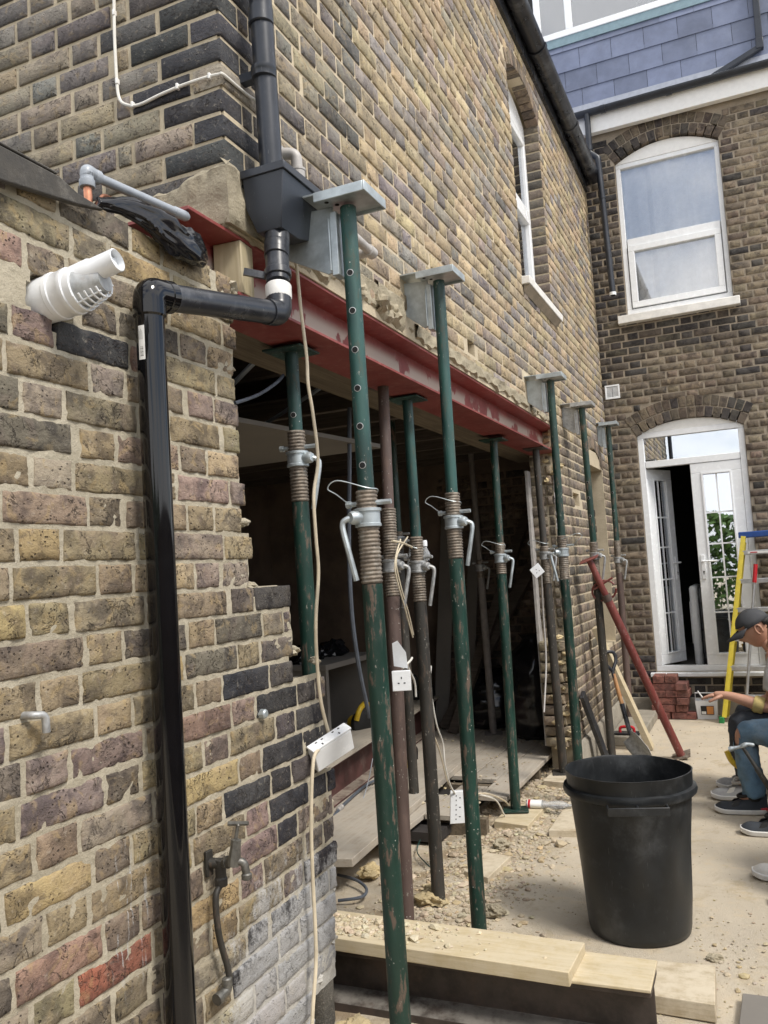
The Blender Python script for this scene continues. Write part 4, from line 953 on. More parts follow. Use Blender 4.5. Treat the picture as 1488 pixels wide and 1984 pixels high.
def strongboy(label, T, mat, dirty=False):
    t = thing('prop_head', label, 'steel bracket', (T.x, T.y, T.z), 'bracket heads carrying the brickwork on the outer props'); x, y, z = T; sk = .02
    m = MB(); m.prism([(-.14, y-.065, z+.034), (x-.02, y-.065, z+.030), (x-.02, y+.065, z+.030), (-.14, y+.065, z+.034)], (0, 0, .006)); m.build('top_plate', mat, t, bevel=.001)
    m = MB(); x0, x1 = x-.075, x+.085
    m.box(x0, x1, y-.072, y+.072, z+.012, z+.018)
    m.box(x0, x1, y-.078, y-.072, z+.002, z+.032); m.box(x0, x1, y+.072, y+.078, z+.002, z+.032); m.box(x1, x1+.006, y-.078, y+.078, z+.002, z+.032); m.build('head_tray', mat, t, bevel=.002)
    m = MB(); m.prism([(-.10, y-.004, z+.028), (x-.05, y-.004, z+.011), (x-.045, y-.004, z-.185), (x-.075, y-.004, z-.19), (-.10, y-.004, z-.045)], (0, .008, 0)); m.build('gusset', mat, t, bevel=.001)
    m = MB(); m.box(x-.052, x-.030, y-.024, y+.024, z-.205, z-.012); m.box(x-.058, x-.052, y-.028, y+.028, z-.19, z-.03); m.build('bearing_angle', mat, t, bevel=.002)
    for k in range(3):
        m = MB(); m.lathe((x+.02*k-.05, y-.04+.03*k, z+.0105), (0, 0, 1), [(.007, 0), (.007, .001)], 10); m.build('bolt_hole', M['hole'], t)
    return t
G1, G2, DK, BR = M['green'], M['green2'], M['dark_prop'], M['brown_prop']
_, BA, TA = prop('nearest green steel prop, tall, with a row of round holes and a bright zinc collar', .25, (674, 402), (786, 2140), 950, 1130, 1003, G1, G2, 'head', [533, 606, 681, 755, 828, 903, 1055], -1, wdir=-1)
prop('rust brown steel prop right behind the nearest green prop', -.16, (742, 744), (789, 1786), 985, 1155, 1097, BR, BR, wire=0, collar='steel_dull', zbase=.03)
_, BC, TC = prop('second tall green prop in the outer row, rust streaks down its lower tube', .15, (850, 545), (926, 1762), 955, 1082, 1012, G1, G2, 'head')
prop('dark green prop under the red beam with white scribble near its foot', -.16, (789, 773), (851, 1758), 1040, 1165, 1098, G1, DK, collar='steel_dull')
prop('green prop with rusty thread standing behind the ragged end of the near wall', -.17, (564, 680), None, 835, 972, 890, G1, G2, wire=0, handle=1, holes=[806], zbase=.62, plate=False)
m = MB(); m.box(-.33, -.155, 2.49, 2.60, 0, .612); o = m.build('concrete_pad', M['concrete_dark'], None, bevel=.02); tag(o, 'grey concrete stub hidden behind the foot of the ragged near wall', 'concrete')
prop('slim green prop under the far part of the red beam, foot on a timber block', -.17, (956, 852), (1000, 1576), 1052, 1112, 1082, G2, G2, zbase=.055)
prop('dirty dark prop under the far end of the red beam beside the broken pier', -.085, (1039, 884), (1093, 1508), 1058, 1130, 1076, DK, DK, collar='steel_dull', zbase=.05, zup=2.322)
_, BG, TG = prop('third outer green prop, in front of the broken brick pier', .15, (1066, 737), (1120, 1470), 1038, 1122, 1070, G2, G2, 'head', handle=-1)
_, BI, TI = prop('fourth outer prop, green above and rust brown at the foot, shovel leaning by it', .15, (1127, 790), (1187, 1478), 1050, 1128, 1077, G2, DK, 'head', holes=[935, 965, 1000], collar='steel_dull', wire=0)
_, BJ, TJ = prop('farthest outer prop in the inner corner of the yard', .10, (1178, 826), (1214, 1392), 1048, 1110, 1085, G2, BR, 'head', holes=[880, 915, 955, 990], collar='steel_dull', wire=0, zbase=.04)
prop('dark green prop deeper in the room between the brown and the scribbled prop', -.75, (757, 806), (803, 1545), 1030, 1065, 1048, G2, DK, collar='steel_dull', zbase=.13, wire=0)
prop('dusty grey prop inside the room with its foot on the floorboards', -.85, (912, 872), (957, 1432), 1085, 1120, 1100, M['grey_prop'], M['grey_prop'], collar='steel_dull', wire=0, zbase=.13)
prop('unlit dark prop at the back of the room in front of the brick inner wall', -1.0, (985, 885), (1010, 1250), 1040, 1100, 1070, DK, DK, collar='steel_dull', wire=0, zbase=.13)
strongboy('zinc bracket on the nearest green prop beside the black hopper', TA, M['steel_galv'])
strongboy('zinc bracket reaching into the wall from the second outer prop', TC, M['steel_galv'])
strongboy('zinc bracket on the third outer prop at the end of the red beam', TG, M['steel_galv'])
strongboy('cement stained bracket on the fourth outer prop', TI, M['steel_dull'])
strongboy('black speckled bright bracket on the farthest outer prop', TJ, M['steel_galv'])
# leaning red prop
rp = thing('steel_prop', 'red steel prop leaning like a raking shore in front of the inner corner', 'steel prop', AZ(1320, 1466), None)
B = AZ(1320, 1464, .02); T = AX(1141, 1084, .12); d = (T-B).normalized(); L = (T-B).length; sd_ = d.cross(V((0, 1, 0))).normalized(); fw = d.cross(sd_)
m = MB(); m.lathe(B, d, [(.0302, 0), (.0302, L*.80)], 18); m.build('outer_tube', M['red_prop'], rp)
m = MB(); m.lathe(B, d, [(.0242, L*.79), (.0242, L)], 16); m.build('inner_tube', M['red_prop'], rp)
m = MB(); m.obox(B, (sd_, fw, d), (.07, .07, .004)); m.build('base_plate', M['rusty'], rp, bevel=.002)
m = MB(); m.obox(T, (sd_, fw, d), (.07, .07, .004)); m.build('top_plate', M['red_prop'], rp, bevel=.002)
m = MB(); c = B+d*L*.80; m.lathe(c-d*.02, d, [(.036, 0), (.036, .05)], 16); m.build('collar', M['brown_prop'], rp)
m = MB(); m.tube([c+sd_*.09*math.cos(q)+d*(.075*math.sin(q)+.06)-fw*.02 for q in np.linspace(-2.9, 2.9, 18)], .008, 8); m.build('handle_ring', M['red_prop'], rp)
m = MB(); m.tube([c-sd_*.10+d*.13, c+sd_*.06+d*.10], .008, 8); m.build('pin', M['red_prop'], rp)

# ================================================================== PIPES ON THE NEAR WALL
def pipe(mb, pts, r, seg=20, rad=.05):
    """a run of straight pipe with swept bends"""
    P = [V(q) for q in pts]; out = [P[0]]
    for i in range(1, len(P)-1):
        a = (P[i-1]-P[i]).normalized(); b = (P[i+1]-P[i]).normalized(); k = min(rad, (P[i-1]-P[i]).length*.45, (P[i+1]-P[i]).length*.45)
        for j in range(9):
            t = j/8; out.append((P[i]+a*k)*(1-t)**2+P[i]*2*t*(1-t)+(P[i]+b*k)*t*t)
    out.append(P[-1]); return mb.tube(out, r, seg)
sp_ = thing('waste_pipe', 'thick glossy black waste pipe running up the near wall and across to the hopper', 'pipe', (.055, 1.515, 0))
E1 = V((.057, 1.512, 2.17)); E2 = V((.105, 2.015, 2.25)); E3 = V((.082, 2.06, 2.49))
m = MB(); m.tube([(.055, 1.522, .02), E1-V((0, 0, .05))], .0325, 28); m.build('upright', M['black_gloss'], sp_)
m = MB(); dv = (E2-E1).normalized(); m.tube([E1+dv*.05, E2-dv*.05], .0325, 28); m.build('cross_pipe', M['black_worn'], sp_)
m = MB(); m.lathe(E1-V((0, 0, .055)), (0, 0, 1), [(.0325, 0), (.0375, .004), (.0375, .035)], 24)
pipe(m, [E1-V((0, 0, .04)), E1+V((0, .0, .005)), E1+dv*.055], .0365, 24, .035); m.lathe(E1+dv*.045, dv, [(.0365, 0), (.0385, .002), (.0385, .022), (.033, .024)], 24); m.build('elbow', M['black_gloss'], sp_)
m = MB(); pipe(m, [E2-dv*.06, E2, E2+(E3-E2).normalized()*.07], .036, 24, .045); m.build('elbow', M['black_worn'], sp_)
u3 = (E3-E2).normalized(); m = MB(); m.lathe(E2+u3*.045, u3, [(.036, 0), (.0375, .004), (.0375, .04), (.034, .044)], 22); m.build('connector', M['white_dirty'], sp_)
m = MB(); m.lathe(E2+u3*.10, u3, [(.034, 0), (.034, .1), (.036, .102), (.036, .125), (.033, .13)], 22); m.build('spigot', M['black_worn'], sp_)
m = MB(); c = E2+u3*.115; m.lathe(c, u3, [(.037, 0), (.039, .002), (.039, .02), (.037, .022)], 22); m.bar(c+u3*.01+V((-.035, -.01, 0)), c+u3*.01+V((-.085, -.045, .012)), .02, .012, (0, 0, 1)); m.build('pipe_clip', M['black_worn'], sp_)
m = MB(); lc = AX(270, 655, .06); la = [math.radians(q) for q in (-62, -50, -38)]
ctr = V((.055, 1.515, 0))
def on_pipe(ang, z, r=.0332): return V((.0565+(r+.0006)*math.cos(ang), 1.513+(r+.0006)*math.sin(ang), z))
za, zb_ = AX(270, 690, .07).z, AX(265, 622, .07).z
aa = [-1.80+.125*k for k in range(5)]
m = MB(); vs = [on_pipe(q, z) for q in aa for z in (za, zb_)]; m.add(vs, [(2*k, 2*k+2, 2*k+3, 2*k+1) for k in range(4)]); lb = m.build('sticker', M['white_paper'], sp_)
m = MB()
for k in range(9):
    z = za+.008+k*.0022*1.2; m.add([on_pipe(aa[1]+.02, z, .0334), on_pipe(aa[3], z, .0334), on_pipe(aa[3], z+(.0008 if k % 3 else .0016), .0334), on_pipe(aa[1]+.02, z+(.0008 if k % 3 else .0016), .0334)], [(0, 1, 2, 3)])
for k in range(4):
    q = aa[0]+.09*k+.04; m.add([on_pipe(q, zb_-.032, .0334), on_pipe(q+.02, zb_-.032, .0334), on_pipe(q+.02, zb_-.008-.004*(k % 2), .0334), on_pipe(q, zb_-.008-.004*(k % 2), .0334)], [(0, 1, 2, 3)])
m.build('bar_code', M['black_flat'], lb, smooth=False)
# downpipe and hopper
hp = thing('hopper', 'black plastic rainwater hopper box on the wall corner under the downpipe', 'hopper', (.08, 2.1, 2.42))
H0, H1 = 2.01, 2.41; m = MB()
tp = [(.008, H0, 2.675), (.145, H0, 2.670), (.145, H1, 2.680), (.008, H1, 2.685)]; bt = [(.012, H0+.006, 2.575), (.128, H0+.012, 2.565), (.115, H1-.075, 2.555), (.012, H1-.07, 2.56)]; lo_ = [(.035, 2.035, 2.505), (.115, 2.035, 2.505), (.115, 2.13, 2.505), (.035, 2.13, 2.505)]
ti = [(.013, H0+.005, 2.677), (.14, H0+.005, 2.672), (.14, H1-.005, 2.682), (.013, H1-.005, 2.686)]; bi = [(.018, H0+.02, 2.58), (.120, H0+.02, 2.572), (.108, H1-.082, 2.562), (.018, H1-.076, 2.567)]
V_ = bi+ti+tp+bt+lo_; F_ = [(0, 1, 2, 3)]
for b0 in (0, 4, 8, 12):
    for k in range(4): F_.append((b0+k, b0+4+k, b0+4+(k+1) % 4, b0+(k+1) % 4))
F_.append((19, 18, 17, 16)); m.add(V_, F_); m.build('box', M['grey_black'], hp, bevel=.004)
m = MB(); m.lathe((.078, 2.075, 2.512), (E2+u3*.2)-V((.078, 2.075, 2.512)), [(.036, 0), (.036, .09), (.034, .092)], 20); m.build('outlet', M['black_worn'], hp)
m = MB(); frame_rect(m, lambda u, z, d: V((u, z, 2.662+d)), .004, .15, H0-.005, H1+.005, .006, .024, .0); m.build('rim', M['grey_black'], hp, bevel=.002)
dpp = thing('drainpipe', 'grey black downpipe coming down the wall corner into the hopper', 'pipe', (.075, 2.05, 2.6))
m = MB(); m.tube([(.078, 2.062, 2.60), (.075, 2.045, 3.7)], .0335, 24); m.build('pipe', M['grey_black'], dpp)
for z in (2.965, 3.13): m = MB(); m.lathe((.0765, 2.049, z), (0, 0, 1), [(.0335, 0), (.0365, .002), (.0365, .018), (.038, .02), (.038, .032), (.0335, .034)] if z < 3 else [(.0335, 0), (.037, .003), (.037, .05), (.0335, .052)], 24); m.build('collar', M['grey_black'], dpp)
m = MB(); m.box(.0, .05, 2.035, 2.065, 2.97, 2.995); m.build('wall_bracket', M['grey_black'], dpp)
og = thing('overflow_pipe', 'light grey plastic elbow pipe dropping into the hopper from the wall', 'pipe', (.05, 2.19, 2.72))
m = MB(); pipe(m, [(-.02, 2.16, 2.80), (.055, 2.17, 2.80), (.095, 2.185, 2.795), (.095, 2.19, 2.62)], .0175, 16, .03); m.build('pipe', M['ltgrey_pvc'], og)
m = MB(); m.lathe((.095, 2.19, 2.715), (0, 0, 1), [(.0175, 0), (.022, .002), (.022, .025), (.024, .027), (.024, .034), (.018, .036)], 16); m.lathe((.03, 2.165, 2.8), (1, .1, 0), [(.0215, 0), (.0215, .03)], 16); m.build('collar', M['ltgrey_pvc'], og)
og = thing('overflow_pipe', 'grey plastic pipe stub with end cap sticking out right of the nearest prop', 'pipe', (.05, 2.85, 2.66))
m = MB(); a = AX(690, 462, .09); b = AX(718, 488, .09); m.tube([a+(a-b)*1.5, b], .0165, 16); m.tube([b+V((-.09, 0, 0)), b], .0165, 14); m.build('pipe', M['ltgrey_pvc'], og)
m = MB(); d = (b-a).normalized(); m.lathe(b-d*.022, d, [(.0165, 0), (.0215, .002), (.0215, .04), (.018, .044)], 18); m.build('end_cap', M['ltgrey_pvc'], og)
# boiler flue terminal
fl = thing('flue_terminal', 'white plastic boiler flue with a narrow side outlet and wire guard on the near wall', 'flue', (0, 1.30, 2.10))
fx = V((1, .10, .13)).normalized(); c = V((.0, 1.277, 2.105))
m = MB(); m.lathe(c-fx*.09, fx, [(.047, 0), (.047, .10), (.049, .102), (.049, .112), (.047, .114), (.047, .135), (.0485, .137), (.0485, .147), (.046, .149), (.046, .165)], 28)
m.build('sleeve', M['white_pvc'], fl)
m = MB()
e = c+fx*.075; u = V((0, 0, 1)); u = (u-fx*u.dot(fx)).normalized(); v = fx.cross(u)
# louvred half: rings around the dark throat
for k in range(5): m.tube([e+fx*(.012*k)+(u*math.cos(q)+v*math.sin(q))*(.045-.0035*k) for q in np.linspace(2.2, 5.2, 14)], .0022, 6)
for q in (2.6, 3.3, 4.0, 4.7): m.tube([e+fx*(.013*k)+(u*math.cos(q)+v*math.sin(q))*(.045-.004*k) for k in range(5)], .002, 6)
m.build('guard', M['white_pvc'], fl)
m = MB(); m.lathe(e-fx*.0, fx, [(.040, -.001), (.028, .03), (.022, .055)], 20); m.build('throat', M['steel_dull'], fl)
m = MB(); q0 = e+u*.022+v*.004-fx*.012; m.lathe(q0, (fx+u*.08).normalized(), [(.026, 0), (.026, .045), (.0235, .05), (.0235, .105), (.0215, .106), (.0215, .02)], 22, cap=False); m.build('outlet', M['white_pvc'], fl)
m = MB(); dd = (fx+u*.08).normalized(); z_ = q0+dd*.09
for k in (-1, 0, 1): m.bar(z_+u*.008*k-v*.0215*math.cos(k*.4)+V((0, 0, 0)), z_+u*.008*k+v*.0215*math.cos(k*.4), .0015, .012, dd)
m.build('outlet_bar', M['white_pvc'], fl)
# overflow on the lean-to: copper, grey pipe and black plastic wrap
ov = thing('condensate_pipe', 'copper stub turning through a grey elbow into a grey pipe above the near wall', 'pipe', (-.02, 1.48, 2.33))
c0 = AX(172, 385, -.03); c1 = AX(168, 335, -.03); c2 = AX(350, 415, -.03)
m = MB(); m.tube([c0-V((0, 0, .05)), c1-V((0, 0, .01))], .0095, 12); m.build('copper_tail', M['copper'], ov)
m = MB(); d = (c2-c1).normalized(); m.tube([c1+d*.02, c2], .0115, 14); m.build('pipe', M['grey_pvc'], ov)
m = MB(); m.lathe(c1-V((0, 0, .034)), (0, 0, 1), [(.0165, 0), (.0175, .002), (.0175, .016), (.015, .018), (.015, .034)], 16); pipe(m, [c1-V((0, 0, .01)), c1+V((0, 0, .006)), c1+d*.03], .015, 16, .016); m.lathe(c1+d*.02, d, [(.015, 0), (.0165, .002), (.0165, .016), (.012, .018)], 16); m.build('elbow', M['grey_pvc'], ov)
m = MB(); m.lathe(c2-d*.03, d, [(.012, 0), (.0135, .002), (.0135, .05), (.009, .06)], 14); m.build('end_cap', M['grey_pvc'], ov)
# plastic wrap
bgm = MB(); P = [AX(188, 392, -.01), AX(240, 400, .0), AX(290, 425, .02), AX(335, 455, .03), AX(375, 485, .03), AX(397, 505, .02)]; rs = [.010, .016, .026, .034, .033, .012]
PP = smooth_path(P, 14); n = len(PP); vs, fs = [], []; sg = 44
for i, p in enumerate(PP):
    t_ = i/(n-1)*(len(rs)-1); k = min(int(t_), len(rs)-2); r_ = rs[k]+(rs[k+1]-rs[k])*(t_-k)
    for j in range(sg):
        a = 2*PI*j/sg; i_ = i*5/14; nn = mnoise.noise(V((i_*.16, math.cos(a)*1.5, math.sin(a)*1.5))); nn2 = abs(mnoise.noise(V((i_*.22+9, math.cos(a)*2.1, math.sin(a)*2.1))))+.12*abs(mnoise.noise(V((i_*.5, math.cos(a)*7, math.sin(a)*7))))
        rr = r_*(1.12+.45*nn-.5*nn2); vs.append(p+V((math.cos(a)*rr*.8, .25*math.sin(a)*rr, math.sin(a)*rr*1.25)))
for i in range(n-1):
    for j in range(sg): j2 = (j+1) % sg; fs.append((i*sg+j, i*sg+j2, (i+1)*sg+j2, (i+1)*sg+j))
fs += [tuple(range(sg-1, -1, -1)), tuple((n-1)*sg+j for j in range(sg))]
o = bgm.add(vs, fs).build('plastic_wrap', M['bag'], None, angle=75); tag(o, 'crumpled black plastic sheet wrapped round pipes on top of the near wall', 'plastic sheet')
m = MB(); pipe(m, [AX(200, 405, -.06), AX(198, 380, -.06), AX(240, 402, -.06)], .009, 12, .015); o = m.build('pipe_bend', M['copper'], None); tag(o, 'dull short pipe bend poking up behind the black plastic sheet', 'pipe')
# bolt, stub, tap
m = MB(); c = AX(508, 1383, .004); m.lathe(c, (1, 0, 0), [(.013, -.01), (.013, .010), (.009, .014)], 8); o = m.build('anchor_bolt', M['steel_galv'], None); tag(o, 'round steel bolt head fixed in the near wall by the dark corner bricks', 'bolt')
m = MB(); c = AX(48, 1386, .0); pipe(m, [c-V((.04, .006, 0)), c+V((.022, .0, .0)), c+V((.03, .020, -.002)), c+V((.03, .022, -.035))], .0075, 12, .016); o = m.build('pipe_stub', M['steel_dull'], None); tag(o, 'tarnished bent pipe stub poking out of a broken yellow brick', 'pipe')
tp_ = thing('garden_tap', 'old brass garden tap on a short upright pipe low on the near wall', 'tap', AX(430, 1680, 0))
c = AX(402, 1672, .0)
m = MB(); m.obox(c+V((.004, 0, 0)), (V((1, 0, 0)), V((0, 1, 0)), V((0, 0, 1))), (.004, .013, .03)); m.tube([c, c+V((.035, .012, -.002))], .0125, 12); m.lathe(c+V((.03, .01, -.004)), (0, 0, -1), [(.013, -.012), (.013, .03), (.0155, .032), (.0155, .05), (.01, .052)], 14); m.build('backplate', M['dark_prop'], tp_, bevel=.002)
b0 = c+V((.035, .012, -.002)); b1 = AX(452, 1668, .085); m = MB(); m.tube([b0, lerp(b0, b1, .5), b1], [.0095, .0115, .012], 12); m.lathe(lerp(b0, b1, .35), b1-b0, [(.0145, 0), (.0145, .012)], 6)
m.lathe(b1-V((0, 0, .012)), (.12, .1, 1), [(.0135, 0), (.015, .02), (.0125, .045), (.0125, .06), (.008, .062)], 8); pipe(m, [b1, b1+V((.022, .012, -.004)), b1+V((.026, .014, -.035))], .0095, 12, .014); m.lathe(b1+V((.026, .014, -.03)), (0, 0, -1), [(.0095, 0), (.0125, .003), (.0125, .013), (.010, .015)], 12); m.build('body', M['tarnish'], tp_)
h0 = b1+V((.006, .005, .048)); h1 = h0+V((.006, .005, .035)); m = MB(); m.tube([h0, h1], .0045, 8); m.tube([h1+V((-.024, -.006, .001)), h1+V((.024, .006, .001))], [.0055, .0055], 8); m.rock(h1, .008, R); m.build('handle', M['tarnish'], tp_)
pd = [c+V((.03, .01, -.05)), AX(418, 1740, .03), AX(424, 1810, .03), AX(440, 1870, .03), AX(444, 1892, .03)]
m = MB(); m.tube(smooth_path(pd), .0078, 12); m.build('pipe', M['dark_prop'], tp_)
e_ = AX(440, 1905, .03); m = MB(); m.lathe(e_+V((0, 0, .014)), (0, 0, -1), [(.009, 0), (.0125, .003), (.0125, .02)], 12); pipe(m, [e_, e_-V((0, 0, .015)), e_-V((.004, .03, .02))], .0115, 12, .014); m.lathe(e_-V((.003, .022, .02)), (-.1, -1, -.1), [(.012, 0), (.014, .002), (.014, .016)], 12); m.build('elbow', M['tarnish'], tp_)

# ================================================================== CABLES
def cable(label, pts, r, mat, name='cable', cat='cable', group=None, n=6, seg=8):
    o = MB().tube(smooth_path(pts, n), r, seg).build(name, mat); return tag(o, label, cat, group)
ye = YE-.008
pts = [AY(220, -40, ye), AY(221, 0, ye), AY(222, 70, ye), AY(226, 150, ye), AY(231, 190, ye), AY(245, 203, ye), AY(270, 203, ye), AY(310, 184, ye), AY(355, 165, ye), AY(400, 150, ye), AY(425, 144, ye)]
cw = thing('cable', 'white painted cable clipped across the end wall and round the corner', 'cable', pts[1])
c_ = [AX(432, 144, .008), AX(460, 168, .008), AX(482, 186, .008), AX(498, 196, .02)]
MB().tube(smooth_path(pts+c_, 5), .0048, 8).build('lead', M['white_cable'], cw)
for (a, b) in ((221, 25), (227, 158), (257, 203), (344, 168), (406, 148)): q = AY(a, b, YE-.009); MB().box(q.x-.004, q.x+.004, q.y-.006, q.y+.008, q.z-.009, q.z+.009).build('clip', M['white_dirty'], cw, bevel=.002)
xs_ = .06
p1 = [AX(568, 490, .05), AX(575, 520, .05), AX(583, 600, .05), AX(594, 690, .055), AX(597, 745, .06), AX(606, 800, .06), AX(616, 890, .06), AX(608, 960, .06), AX(612, 1040, .06), AX(617, 1110, .06), AX(612, 1200, .055), AX(614, 1280, .04), AX(622, 1360, .035), AX(638, 1425, .035)]
cable('long cream cable hanging from under the hopper down to a white socket box', p1, .0055, M['cream_cable'], n=7)
p2 = [AX(632, 1448, .035), AX(612, 1458, .035), AX(605, 1500, .035), AX(603, 1600, .035), AX(606, 1700, .035), AX(611, 1800, .035), AX(612, 1870, .035), AX(606, 1960, .035), AX(600, 2100, .035)]
cable('cream cable running down the ragged wall end from the white box to the ground', p2, .0055, M['cream_cable'], n=7)
def socket_box(name, label, c, ax, h, front=2, holes=1, mat='white_pvc'):
    t = thing(name, label, 'socket', c); A = [V(q).normalized() for q in ax]; m = MB(); m.obox(c, A, h); m.build('back_box', M[mat], t, bevel=.003)
    f = A[front]*h[front]; m = MB(); hh = list(h); hh[front] = .004; hh = [q*1.03 if i != front else q for i, q in enumerate(hh)]; m.obox(V(c)+f+A[front]*.004, A, hh); fp = m.build('face_plate', M[mat], t, bevel=.002)
    o_ = [i for i in range(3) if i != front]; u, v = A[o_[0]], A[o_[1]]; hu = h[o_[0]]
    for k in range(holes):
        cc = V(c)+f+A[front]*.0085+u*((k+.5)/holes*2-1)*hu*.9
        m = MB()
        for (du, dv, w_, l_) in ((0, .011, .002, .004), (-.011, -.008, .0035, .002), (.011, -.008, .0035, .002)): m.obox(cc+u*du+v*dv, (u, v, A[front]), (w_, l_, .0004))
        m.build('pin_slot', M['hole'], fp)
    return t
ux = V((.35, .55, .25)).normalized(); vz = V((.1, -.45, .85)); vz = (vz-ux*vz.dot(ux)).normalized(); nz_ = ux.cross(vz)
socket_box('junction_box', 'white double socket hanging tilted at the broken wall end on the cream cable', AX(642, 1450, .045), (ux, vz, nz_), (.07, .036, .018), 1, 2)
c = AX(778, 1318, .02); socket_box('wall_socket', 'loose white single socket hanging beside the brown prop', c, (V((.92, .38, 0)), V((0, 0, 1)), V((.38, -.92, 0))), (.034, .036, .012), 2, 1)
m = MB(); a = c+V((0, .03, .05)); m.prism([a+V((-.04, 0, 0)), a+V((.015, .005, -.01)), a+V((.01, .005, .05)), a+V((-.02, 0, .095)), a+V((-.042, 0, .085))], (.003, -.008, 0)); o = m.build('socket_lid', M['white_pvc']); tag(o, 'open white plastic cover above the loose single socket', 'socket lid')
cable('thin cream cable looping from the dark props down behind the loose socket', [AX(790, 1040, -.1), AX(768, 1080, -.1), AX(775, 1130, -.1), AX(792, 1190, -.1), AX(801, 1230, -.1)], .0035, M['cream_cable'])
cable('second thin cream cable beside it between the dark props', [AX(776, 1045, -.1), AX(765, 1100, -.1), AX(785, 1180, -.1), AX(800, 1235, -.1)], .0035, M['cream_cable'])
cable('short cream cable tied level across the dark props', [AX(760, 1048, -.1), AX(780, 1052, -.1), AX(798, 1060, -.1)], .005, M['cream_cable'])
cable('white lead curling from the open socket cover round the dark prop', [AX(780, 1295, -.02), AX(795, 1280, -.02), AX(798, 1275, -.05), AX(790, 1290, -.1), AX(803, 1320, -.1), AX(806, 1350, -.1)], .0045, M['white_cable'])
cable('white lead from the loose socket down to the deck', [AX(835, 1290, -.2), AX(834, 1330, -.2), AX(845, 1400, -.2), AX(858, 1440, -.2), AX(862, 1480, -.2), AX(872, 1520, -.2), AX(887, 1546, -.2)], .0042, M['white_cable'])
cable('pale lead beside it twisting down to the extension block', [AX(838, 1418, -.25), AX(850, 1450, -.25), AX(857, 1475, -.25), AX(868, 1515, -.25), AX(890, 1550, -.22)], .0038, M['cream_cable'])
t_c = V((-.19, 4.55, .10)); c = AX(886, 1562, -.2); socket_box('extension_block', 'white four way extension block standing on end among the rubble', c, (V((.05, .1, 1)), V((.9, .42, 0)), V((.4, -.9, .05))), (.075, .036, .018), 2, 3)
cable('pale cables bunched on the boards beyond the extension block', [AX(900, 1545, -.2), AX(940, 1537, -.2), AX(975, 1550, -.2), AX(985, 1560, -.2)], .0045, M['cream_cable'])
cable('second pale cable curving over the same boards', [AX(930, 1540, -.2), AX(960, 1550, -.2), AX(975, 1575, -.2), AX(982, 1590, -.2)], .0045, M['white_cable'])
c = AX(1040, 1106, -.1); socket_box('wall_socket', 'white socket dangling crooked beside the dirty dark prop', c, (V((.75, .3, .6)), V((-.5, -.2, .8)), V((.38, -.92, 0))), (.036, .036, .012), 2, 1)
cable('dirty plaster crusted cable hanging under the crooked socket', [c+V((.03, 0, .01)), AX(1052, 1180, -.1), AX(1058, 1280, -.1), AX(1054, 1380, -.1)], .006, M['ltgrey_pvc'])
cable('dark grey hose hanging in the dark room left of the nearest prop', [AX(677, 790, -.5), AX(677, 900, -.5), AX(676, 1050, -.5), AX(681, 1180, -.5), AX(695, 1290, -.5), AX(716, 1390, -.5)], .011, M['grey_cable'])
cable('grey cable drooping from the dark ceiling to the prop behind the near wall', [AX(455, 781, -.2), AX(500, 765, -.2), AX(535, 742, -.2), AX(549, 727, -.2)], .006, M['grey_cable'])
cable('armoured grey cable lying across the deck behind the nearest prop', [AZ(640, 1590, .14), AZ(670, 1555, .145), AZ(720, 1515, .15), AZ(775, 1505, .15), AZ(800, 1535, .15), AZ(830, 1565, .1)], .009, M['grey_cable'])
m = MB(); a, b = AZ(655, 1570, .145), AZ(676, 1550, .147); m.lathe(a, b-a, [(.012, 0), (.017, .01), (.017, .04), (.013, .045), (.016, .05), (.016, .07), (.011, .08)], 12); o = m.build('cable_gland', M['ltgrey_pvc']); tag(o, 'pale ribbed gland on the end of the armoured grey cable', 'cable gland')
cable('loose black cable loop at the foot of the ragged wall', [AZ(655, 1695, .03), AZ(690, 1705, .04), AZ(710, 1722, .03), AZ(700, 1738, .03), AZ(655, 1745, .02)], .0075, M['grey_cable'])
cable('thin blue grey wire trailing over the long plank', [AZ(722, 1470, .3), AZ(712, 1520, .2), AZ(690, 1580, .145), AZ(655, 1608, .14)], .003, M['grey_pvc'])
cable('thin green wire in the rubble at the foot of the scribbled prop', [AZ(815, 1625, .03), AZ(808, 1650, .03), AZ(825, 1672, .03), AZ(845, 1690, .03)], .003, M['green'])
lt = thing('light_bulb', 'bare clear light bulb hanging by the scribbled prop', 'light bulb', AX(822, 1065, -.3)); c = AX(823, 1068, -.25)
m = MB(); m.lathe(c+V((0, 0, .03)), (0, 0, -1), [(.012, 0), (.013, .015), (.026, .04), (.028, .055), (.02, .075), (.004, .082)], 14); m.build('glass', M['clear'], lt); m = MB(); m.lathe(c+V((0, 0, .055)), (0, 0, -1), [(.013, 0), (.015, .004), (.015, .03)], 12); m.build('holder', M['white_pvc'], lt)

# ================================================================== BLACK BEAM AND BOARDS IN THE FOREGROUND
sb = thing('steel_beam', 'black rusting steel beam lying across the foreground on the ground under pale boards', 'steel beam', (.3, 2.77, 0))
pts = [(2.675, 0), (2.675, .03), (2.764, .045), (2.764, .18), (2.69, .184), (2.69, .2), (2.85, .2), (2.85, .184), (2.776, .18), (2.776, .02), (2.85, .016), (2.85, 0)]
m = MB(); m.prism([(-.62, y, z) for y, z in pts], (1.486, 0, 0)); m.build('beam', M['black_steel'], sb, bevel=.002, angle=30)
def board(label, P, z, th, mat, name='timber_board', cat='board', bev=.003, group=None):
    """a board from its four top corners"""
    m = MB(); m.prism([V((p[0], p[1], z)) for p in P], (0, 0, -th)); o = m.build(name, M[mat], None, bevel=bev); return tag(o, label, cat, group)
board('long pale new board lying on the black beam with mortar crumbs on its left half', [(-.45, 2.685), (.632, 2.652), (.64, 2.872), (-.44, 2.905)], .247, .045, 'wood_new')
